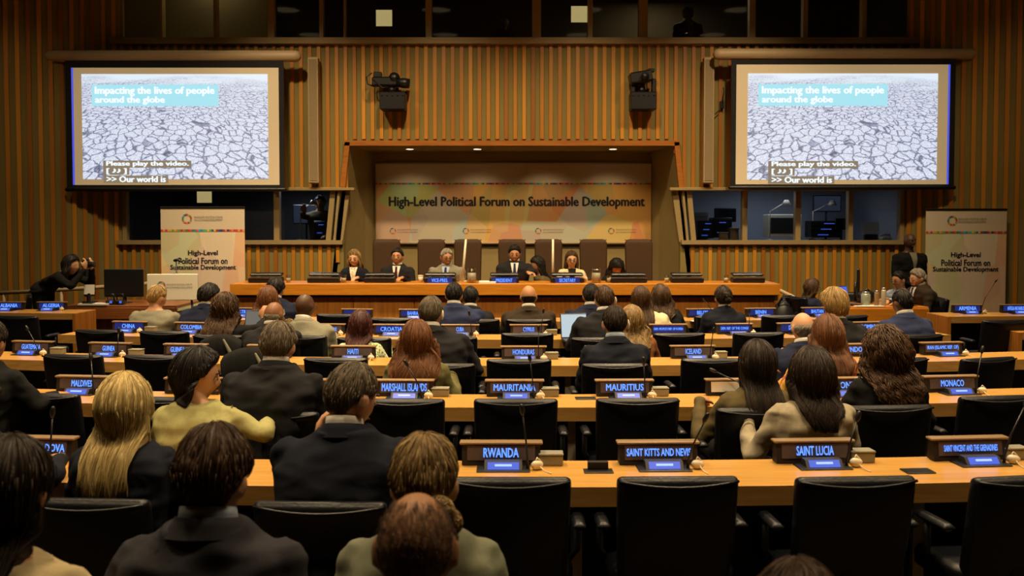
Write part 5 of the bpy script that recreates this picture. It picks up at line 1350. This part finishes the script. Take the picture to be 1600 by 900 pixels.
    def backy(x, z):
        if z > zs + .06: return None
        u = max(0, (z - zp) / (zs - zp)) if z < zs else 1 + (z - zs) * 2
        w_ = interp(list(zip(TU, Wt)), u) + ex; d_ = interp(list(zip(TU, TDp)), u) + ex; cc = ctr(u); xx_ = min(.97, abs(x - cc.x) / max(w_, sw * .8))
        k_ = max(0, 1 - xx_ ** 2.4) ** .4
        y = cc.y - .012 - d_ * k_
        f = min(1, (zs + .06 - z) / .05)
        return y + (1 - f) * .05
    # legs
    tr_ = MB()
    tr_.sphere((0, 0, zp + .03), (.17 * bw, .13, .11), 16)
    for l in legs: limb(tr_, [l[0], l[0].lerp(l[1], .5), l[1]], [.082, .075, .062]); limb(tr_, [l[2], l[3]], [.058, .045])
    remesh(tr_, 'trousers', CL[coat if coat in ('navy', 'charcoal', 'grey', 'blue', 'brown') else 'black'], .02, t, .004, sm=1)
    for l in legs:
        f = l[3]; MB().loft([[(f.x + px_, f.y + yy, .045 + pz_ * hh) for px_, pz_ in rrect(w_, .04, .02, 2)] for yy, w_, hh in ((-.07, .025, .7), (-.04, .035, 1), (.06, .04, .8), (.14, .045, .55), (.19, .03, .4))]).obj('shoe', CL['black'], t, True)
    if hair:
        hair_geo(H, hs, hair, near, backy).obj('hair', HM[hcol], t, True, tint=True)
    if face:
        for sx in (-1, 1):
            p = H @ (Vector((sx * .031, .0835, .001)) * hs)
            e = MB().sphere(p, .0105 * hs, 10).obj('eye', M['eye_white'], t, True)
            q = H @ (Vector((sx * .031, .0895, .001)) * hs); MB().sphere(q, .0075 * hs, 8).obj('iris', M['iris'], e, True)
            MB().tube([H @ (Vector((sx * .014, .098, .024)) * hs), H @ (Vector((sx * .031, .096, .029)) * hs), H @ (Vector((sx * .047, .086, .025)) * hs)], [.004, .0048, .003], 6).obj('eyebrow', HM[hcol], t, True)
        MB().tube([H @ (Vector((-.021, .088, -.058)) * hs), H @ (Vector((0, .098, -.0575)) * hs), H @ (Vector((.021, .088, -.058)) * hs)], [.002, .005, .002], 8).obj('lips', M['lips'], t, True)
    if glasses:
        g = MB()
        for sx in (-1, 1):
            g.tube([H @ (Vector((sx * .032 + .021 * cos(2 * pi * k / 14), .102, .001 + .017 * sin(2 * pi * k / 14))) * hs) for k in range(15)], .0017, 6)
            g.tube([H @ (Vector((sx * .053, .1, .006)) * hs), H @ (Vector((sx * .082, .0, .006)) * hs)], .0016, 6)
        g.tube([H @ (Vector((-.011, .104, .003)) * hs), H @ (Vector((.011, .104, .003)) * hs)], .0016, 6)
        g.obj('glasses', M['black_plastic'], t, True)
    if ear:
        sx = ear; MB().tube([H @ (Vector((sx * .088, -.012, .026)) * hs), H @ (Vector((sx * .094, -.02, .0)) * hs), H @ (Vector((sx * .09, -.012, -.03)) * hs)], [.007, .009, .007], 8, round_ends=True).obj('earpiece', M['ivory'], t, True)
    if extra: extra(t, H, ctr, AR)
    return t
M['eye_white'] = mat('eye_white', (.4, .34, .28), .4); M['iris'] = mat('dark_iris', (.02, .012, .008), .2); M['lips'] = mat('lips', (.35, .1, .07), .5)
def sh(**k): d = dict(top=.02, side=.011, lim=9); d.update(k); return d
def lg(L, **k): d = dict(top=.022, side=.014, L=L, fl=112); d.update(k); return d
# nearest people
person('woman with long dark brown hair and beige coat at the left picture edge', 8, 684, 1.95, 'f', lg(.13, top=.02, side=.006, spread=.0), 'dark', 'tan', 'beige', hy=.05, bx=2, hs=.95, collar=False, arms=('lap', 'lap'), shoulder=.3)
person('man in a grey suit with full brown hair, seen from behind at the front left', 328, 667, 2.1, 'm', sh(top=.028, side=.014, lump=.006), 'brown', 'light', 'grey', hy=.05, bx=318, hs=.95, hpitch=12, arms=('lap', 'lap'), shirt='sky', shoulder=.285)
person('woman with dark blond hair pinned up, in a sage grey jacket', 662, 681, 2.25, 'f', dict(top=.02, side=.014, lump=.006, lim=20, bun=((.045, -.1, -.045, .04), (.07, -.075, -.075, .032), (.06, -.085, -.10, .022))), 'dkblond', 'light', 'sage', hy=.05, bx=650, hs=.98, hpitch=4, arms=('lap', 'lap'), collar=False, shoulder=.275, bw=1.15)
person('man with thinning cropped hair, head only, at the bottom centre', 648, 776, 1.6, 'm', dict(top=.002, side=.004, e0=75, n=3200, rad=.0009, noshell=1), 'stubble', 'tan', 'black', hy=.02, hs=.90, hpitch=22, arms=('lap', 'lap'), shoulder=.27)
person('person whose brown crown just shows at the bottom edge below SAINT LUCIA', 1255, 884, 1.4, 'm', sh(), 'brown', 'tan', 'black', hy=.02, hs=.8, arms=('lap', 'lap'))
# row A
person('person in a navy jacket leaning an arm on the desk at the left picture edge', -48, 574, 3.35, 'm', sh(), 'dark', 'tan', 'navy', hy=.12, arms=('desk', ((.30, .14, .80), (.20, .36, .81), (-.6, .6, -.05), (0, 0, 1))))
person('woman with long straight pale blond hair in a navy jacket', 190, 583, 3.22, 'f', lg(.25, top=.022, side=.018, spread=.0, back=.03, n=1500, fl=120, tap=.1), 'blond', 'light', 'navy', hy=.0, bx=200, hs=1.0, hpitch=6, arms=('wide', 'desk'), collar=False, bw=1.08)
person('man in a navy suit with cropped greying hair, face turned right, hand at his cheek', 546, 567, 3.15, 'm', sh(top=.012, side=.006), 'grey', 'light', 'navy', hy=.12, bx=518, hyaw=-38, hpitch=16, bw=1.12, face=True, hs=1.03, neckd=.02,
       arms=(((-.2, .26, .82), (-.075, .2, .945), (.1, .05, 1), (-1, -.3, 0)), 'desk'), shoulder=.268)
# row B
person('woman with dark shoulder-length hair in a pale lime jacket, face in profile', 305, 541, 4.15, 'f', lg(.09, top=.03, side=.03, spread=.01, back=.02, fl=92, wave=.4, free=1), 'black', 'light', 'lime', hy=.12, bx=322, hyaw=-72, hpitch=6, hs=1.02, face=True, arms=('wide', ((.30, .02, .80), (.22, .3, .8), (-.3, 1, -.1), (0, 0, 1))), collar=False, bw=1.12)
person('man in a charcoal suit with grey-brown hair, leaning left', 433, 502, 4.5, 'm', sh(top=.02, side=.015, lump=.004), 'grey', 'light', 'charcoal', hy=.13, bx=420, hpitch=10, bw=1.15, arms=('wide', 'wide'), shoulder=.265)
person('woman with long straight dark brown hair in a brown-olive top', 1186, 531, 4.58, 'f', lg(.26, top=.022, side=.016, spread=.012, back=.03), 'dark', 'tan', 'umber', hy=.01, bx=1176, collar=False, arms=('wide', 'desk'))
person('woman with loose dark brown hair in a light grey-beige jacket', 1272, 541, 4.2, 'f', lg(.15, top=.026, side=.026, spread=.03, back=.02, wave=.5, n=1300, tap=.35), 'dark', 'tan', 'greige', hy=.0, bx=1264, collar=False, arms=('wide', 'wide'), bw=1.12, hs=1.02)
person('woman with curly dark brown hair in a black top', 1388, 512, 4.72, 'f', lg(.19, top=.035, side=.032, spread=.05, back=.02, curl=.007, lump=.012, tap=.3, n=900, rad=.0022), 'brown', 'tan', 'black', hy=.0, collar=False, arms=('wide', 'wide'), bw=1.1)
person('person in a dark sleeve at the left picture edge beside the pale cup', -22, 500, 4.75, 'm', sh(), 'dark', 'tan', 'black', hy=.14, arms=('desk', ((.29, .14, .79), (.22, .38, .8), (0, 1, -.05), (0, 0, 1))))
# row C
person('woman with long auburn hair in an olive top', 650, 499, 5.6, 'f', lg(.27, top=.022, side=.022, spread=.07, back=.04, wave=.7, n=1100), 'auburn', 'light', 'olive', hy=.02, collar=False, arms=('desk', 'wide'), near=True, bw=1.05)
person('man in a charcoal suit with dark grey hair and an ivory earpiece', 673, 463, 6.3, 'm', sh(top=.016, side=.01), 'grey', 'light', 'charcoal', hy=.1, bx=690, hyaw=-12, ear=1, bw=1.15, near=True, arms=('desk', 'wide'))
person('man in a navy suit with cropped dark hair and an ivory earpiece, seated before MAURITIUS', 961, 478, 6.05, 'm', sh(top=.012, side=.006), 'dark', 'light', 'navy', hy=.08, shirt='sky', ear=1, near=True, bw=1.02)
person('bald man in a navy jacket with grey fringe', 1256, 489, 6.5, 'm', dict(top=.004, side=.005, e0=12), 'salt', 'light', 'dkblue', hy=.1, bx=1240, shirt='white', near=True, bw=1.1)
person('woman with long brown hair with reddish ends in an orange patterned top', 1296, 491, 5.6, 'f', lg(.18, top=.022, side=.02, spread=.045, back=.03), 'ombre', 'tan', 'orangepat', hy=.01, bx=1278, collar=False, arms=('wide', 'desk'), near=True, bw=1.1)
# row D
person('woman with wavy light brown hair in a rust top, behind the man with the earpiece', 988, 476, 7.25, 'f', lg(.17, top=.02, side=.02, spread=.06, wave=.8), 'dkblond', 'light', 'rust', hy=.08, collar=False, bx=992, near=False)
person('man in a black suit holding the bright laptop, with short brown hair and earpiece', 945, 446, 7.5, 'm', sh(top=.014, side=.007), 'brown', 'light', 'charcoal', hy=.1, ear=1, bx=938, arms=('wide', 'desk'), bw=1.1)
person('man with tall swept blond hair in a dark suit', 1306, 448, 7.3, 'm', sh(top=.04, side=.022, lump=.01, lim=-8), 'sand', 'light', 'charcoal', hy=.1, bx=1322, bw=1.1, hs=1.1, shoulder=.3)
person('man in a blue suit with cropped black hair', 1412, 452, 7.75, 'm', sh(top=.01, side=.005), 'black', 'brown', 'blue', hy=.1, bx=1420, bw=1.12, hyaw=12)
person('bald man in a dark suit with white collar, beside the pale grey jacket', 427, 472, 7.35, 'm', dict(top=.003, side=.004, e0=5, n=120), 'salt', 'brown', 'charcoal', hy=.1, bx=420, bw=1.1, shoulder=.25, hyaw=-15)
person('bald dark-skinned man in a pale grey jacket', 475, 459, 7.55, 'm', None, 'black', 'dark', 'stone', hy=.1, bx=482, bw=1.1, hyaw=-20, glasses=True)
person('woman with dark red hair in a green and white print top', 562, 484, 7.15, 'f', lg(.1, top=.02, side=.016, spread=.03), 'red', 'light', 'greenpat', hy=.16, bx=566, collar=False)
person('woman with curly dark hair seen from behind, hand raised over a laptop', 350, 458, 7.6, 'f', lg(.22, top=.025, side=.024, spread=.04, curl=.007, lump=.008, n=500, rad=.003), 'auburn' if False else 'brown', 'tan', 'black', hy=.1, collar=False, arms=('wide', ((.3, .12, .86), (.27, .3, .92), (0, .2, 1), (0, -1, .2))))
# row E
person('man with blond hair in a stone grey jacket before the cream board', 244, 445, 8.7, 'm', sh(top=.016, side=.01), 'sand', 'light', 'stone', hy=.1, bx=240, collar=False, hyaw=-25, bw=1.15)
person('dark-haired man in a dark blue suit beside the curly-haired woman', 325, 442, 8.7, 'm', sh(top=.03, side=.02, lump=.008), 'black', 'tan', 'dkblue', hy=.1, bx=312, hyaw=-30, bw=1.15)
person('woman with long auburn-brown hair beside the laptop', 417, 446, 8.6, 'f', lg(.15, top=.02, side=.02, spread=.06), 'auburn', 'tan', 'umber', hy=.1, bx=412, collar=False)
person('man with thick dark hair half hidden behind the auburn-haired woman', 430, 433, 9.15, 'm', sh(top=.025, side=.014, lump=.005), 'black', 'light', 'dkblue', hy=.08, bx=436, bw=1.1)
person('man in a bright blue suit with short black hair', 709, 441, 8.7, 'm', sh(top=.016, side=.008), 'black', 'tan', 'blue', hy=.06, bx=722, bw=1.2)
person('man with black hair in a dark green-grey jacket, half hidden by the bright blue suit', 735, 447, 9.25, 'm', sh(top=.012, side=.008), 'black', 'dark', 'charcoal', hy=.06, bx=742)
person('bald man in a dark brown suit, seated alone before the podium', 826, 446, 8.8, 'm', dict(top=.002, side=.003, e0=0, n=80), 'black', 'tan', 'brown', hy=.06, bw=1.22, arms=('wide', 'wide'))
person('man in a navy blue suit with black hair, leaning left of the suited laptop holder', 924, 443, 8.75, 'm', sh(top=.016, side=.009), 'black', 'tan', 'dkblue', hy=.08, bx=916, bw=1.15)
person('woman with long straight brown hair in a cream knit', 1002, 446, 8.6, 'f', lg(.28, top=.02, side=.014, spread=.02, back=.03), 'brown', 'light', 'cream', hy=.07, bx=1022, collar=False, bw=1.25, arms=('desk', 'wide'))
person('woman with wavy dark brown hair in a black jacket', 1033, 443, 9.0, 'f', lg(.14, top=.022, side=.022, spread=.05, wave=.8, lump=.006), 'brown', 'light', 'black', hy=.1, bx=1042, collar=False)
person('woman with dark hair clipped up, in a dark navy jacket', 1131, 446, 8.8, 'f', dict(top=.016, side=.01, bun=((0, -.085, .02, .04), (.01, -.1, -.02, .03))), 'dark', 'light', 'navy', hy=.06, bw=1.2)
# right of the podium
person('woman with dark brown bob in a navy jacket, seated in profile right of the podium', 1267, 434, 11.3, 'f', lg(.1, top=.02, side=.016, free=1), 'brown', 'tan', 'dkblue', yaw=-78, hy=.1, glasses=True, face=True, arms=('desk', 'desk'), collar=False)
person('man with glasses and dark hair facing left at the officers table', 1406, 423, 11.75, 'm', sh(top=.012, side=.007), 'black', 'tan', 'sky', yaw=100, hy=.1, glasses=True, face=True, collar=False, seat=.45)
person('grey-haired man in a dark brown suit, seated in profile at the officers table', 1436, 419, 11.05, 'm', sh(top=.018, side=.01, lump=.003), 'salt', 'light', 'brown', yaw=86, hy=.12, face=True, bw=1.1, openfront=True, tie='tieb', seat=.45, shoulder=.26)
person('security man with shaved head standing in a black jacket and grey shirt', 1421, 365, 12.55, 'm', None, 'black', 'dark', 'black', yaw=176, hy=.0, hpitch=0, stand=True, face=True, openfront=True, shirt='stone', arms=('clasp', 'clasp'), bw=1.12, shoulder=.29, collar=False)
# photographer bending over the clerk table
def cam_extra(t, H, ctr, AR):
    p = H @ Vector((0, .16, -.01))
    MB().tube([p, p + Vector((0, .08, 0))], .032, 14)
def photographer():
    t = person('woman in black bending forward and holding a camera to her face', 109, 397, 11.05, 'f', lg(.2, top=.026, side=.024, spread=.06, back=.02, free=1, lump=.006), 'black', 'light', 'black', yaw=-84, hy=.36, hpitch=6, stand=True, collar=False, shoulder=.24,
        arms=(((-.2, .52, 1.02), (-.07, .60, 1.2), (.1, .1, 1), (0, 1, .1)), ((.2, .5, 1.0), (.07, .60, 1.2), (-.1, .1, 1), (0, 1, .1))), bw=1.05)
    return t
ph = photographer()
q = ph.location + Matrix.Rotation(ph.rotation_euler[2], 3, 'Z') @ Vector((0, .60, 1.26))
t = thing('photo_camera', 'black camera held to the face of the woman in black', 'camera', q, ph.rotation_euler[2])
MB().bbox((0, -.02, 0), (.14, .06, .09), .012).obj('camera_body', M['black_plastic'], t); MB().lathe([(.034, 0), (.034, .07), (.03, .075), (0, .07)], n=16, M=Matrix.Translation((0, .01, 0)) @ Matrix.Rotation(R(-90), 4, 'X')).obj('lens', M['dark_metal'], t, True)
MB().bbox((0, -.02, .055), (.05, .05, .03), .008).obj('viewfinder', M['black_plastic'], t)
# on the podium, facing the hall
PK = dict(floor=PZ, face=True, near=False, hpitch=6)
DP = 12.22
person('blond woman in a dark jacket and pale blouse, leftmost on the podium', 554, 389, DP, 'f', lg(.17, top=.02, side=.014, spread=.03), 'dkblond', 'light', 'navy', yaw=180, hy=.06, openfront=True, shirt='creampat', collar=False, arms=('desk', 'desk'), **PK)
person('dark-haired man in a dark suit with red-brown tie on the podium', 621, 387, DP, 'm', sh(top=.016, side=.008), 'black', 'tan', 'charcoal', yaw=180, hy=.05, tie='tie', openfront=True, **{**PK, 'hpitch': -4})
person('grey-haired man with glasses in a light grey suit on the podium', 698, 388, DP, 'm', sh(top=.012, side=.008), 'salt', 'tan', 'stone', yaw=176, hy=.1, hyaw=25, tie='tieb', shirt='sky', openfront=True, glasses=True, bw=1.15, **PK)
person('chairman with black hair, dark suit and blue tie, reaching to his left', 804, 382, DP, 'm', sh(top=.02, side=.009), 'black', 'tan', 'charcoal', yaw=180, hy=.08, tie='tieb', openfront=True, bw=1.1,
       arms=(((-.25, .12, .86), (-.17, .36, .86), (-.9, .6, -.1), (0, 0, 1)), 'desk'), **PK)
person('woman with long dark hair leaning in beside the chairman', 842, 399, 12.45, 'f', lg(.25, top=.02, side=.02, spread=.03), 'black', 'tan', 'umber', yaw=100, hy=.12, hpitch=20, hyaw=15, collar=False, floor=PZ, shoulder=.3)
person('dark-haired woman with glasses in a cream jacket on the podium', 893, 391, DP, 'f', lg(.2, top=.016, side=.012, spread=.02), 'brown', 'light', 'cream', yaw=180, hy=.06, glasses=True, openfront=True, shirt='black', collar=False, **PK)
person('person with black hair bowed low behind the podium, right of the woman in cream', 963, 401, DP, 'f', lg(.16, top=.03, side=.03, spread=.05, lump=.008), 'black', 'tan', 'black', yaw=180, hy=.08, hpitch=45, collar=False, floor=PZ)
# behind glass
person('man in a dark suit seated behind an upper gallery window', 1075, 10, DW + .9, 'm', sh(top=.01), 'black', 'dark', 'charcoal', yaw=180, hy=.02, floor=W(1075, 10, DW + .9).z - 1.3, tie='tie', openfront=True, shirt='stone', hpitch=0, face=True)
person('person dimly seen in an upper gallery window above the podium', 787, 22, DW + 1.0, 'f', sh(top=.015), 'black', 'dark', 'black', yaw=180, hy=.05, floor=W(787, 22, DW + 1.0).z - 1.3, collar=False)
person('person dimly seen in the left control booth, raising a hand', 500, 305, DW + .8, 'm', sh(top=.015), 'black', 'tan', 'umber', yaw=190, hy=.05, floor=W(500, 305, DW + .8).z - 1.28, collar=False, arms=('lap', ((.25, .16, .95), (.2, .3, 1.0), (0, .2, 1), (0, 1, 0))))
# coats over chairs
def coat(px, py, D, lab, w_=.42, h_=.3):
    p = W(px, py, D); t = thing('draped_coat', lab, 'coat', (p.x, D, 0), rowrot(p.x)); n = 18; vs = []; fs = []
    zt = p.z
    prof = [(.09, zt - .22), (.075, zt - .05), (.04, zt + .0), (-.02, zt + .008), (-.065, zt - .03), (-.08, zt - .12), (-.085, zt - .22), (-.08, zt - .34)]
    b = MB(); outer = []
    for k, (y, z) in enumerate(prof):
        ring = []
        for i in range(n):
            u = i / (n - 1) * 2 - 1; fold = .012 * sin(u * 11 + k * .5) + .008 * sin(u * 23 + k)
            ring.append(Vector((u * w_ / 2 * (1 + .03 * sin(k * 2)), y + math.copysign(abs(fold), y), z - .06 * u * u - (.05 * sin(u * 5) if k in (0, 7) else 0))))
        outer.append(ring)
    rings = [r + [v + Vector((0, .012 if v.y < 0 else -.012, -.008)) for v in reversed(r)] for r in outer]
    b.loft(rings).obj('cloth', CL['black'], t, True)
    MB().tube([Vector((.05, -.098, zt - .03)), Vector((.1, -.104, zt - .12)), Vector((.13, -.1, zt - .24))], [.008, .016, .01], 10, round_ends=True).obj('grey_lining', CL['stone'], t, True)
coat(348, 523, 7.33, 'dark coat hung over the chair below the curly-haired woman with raised hand', .36)
coat(396, 543, 6.1, 'black coat with grey sleeve over the chair beside the lime-jacketed woman', .4)

fuse_all()
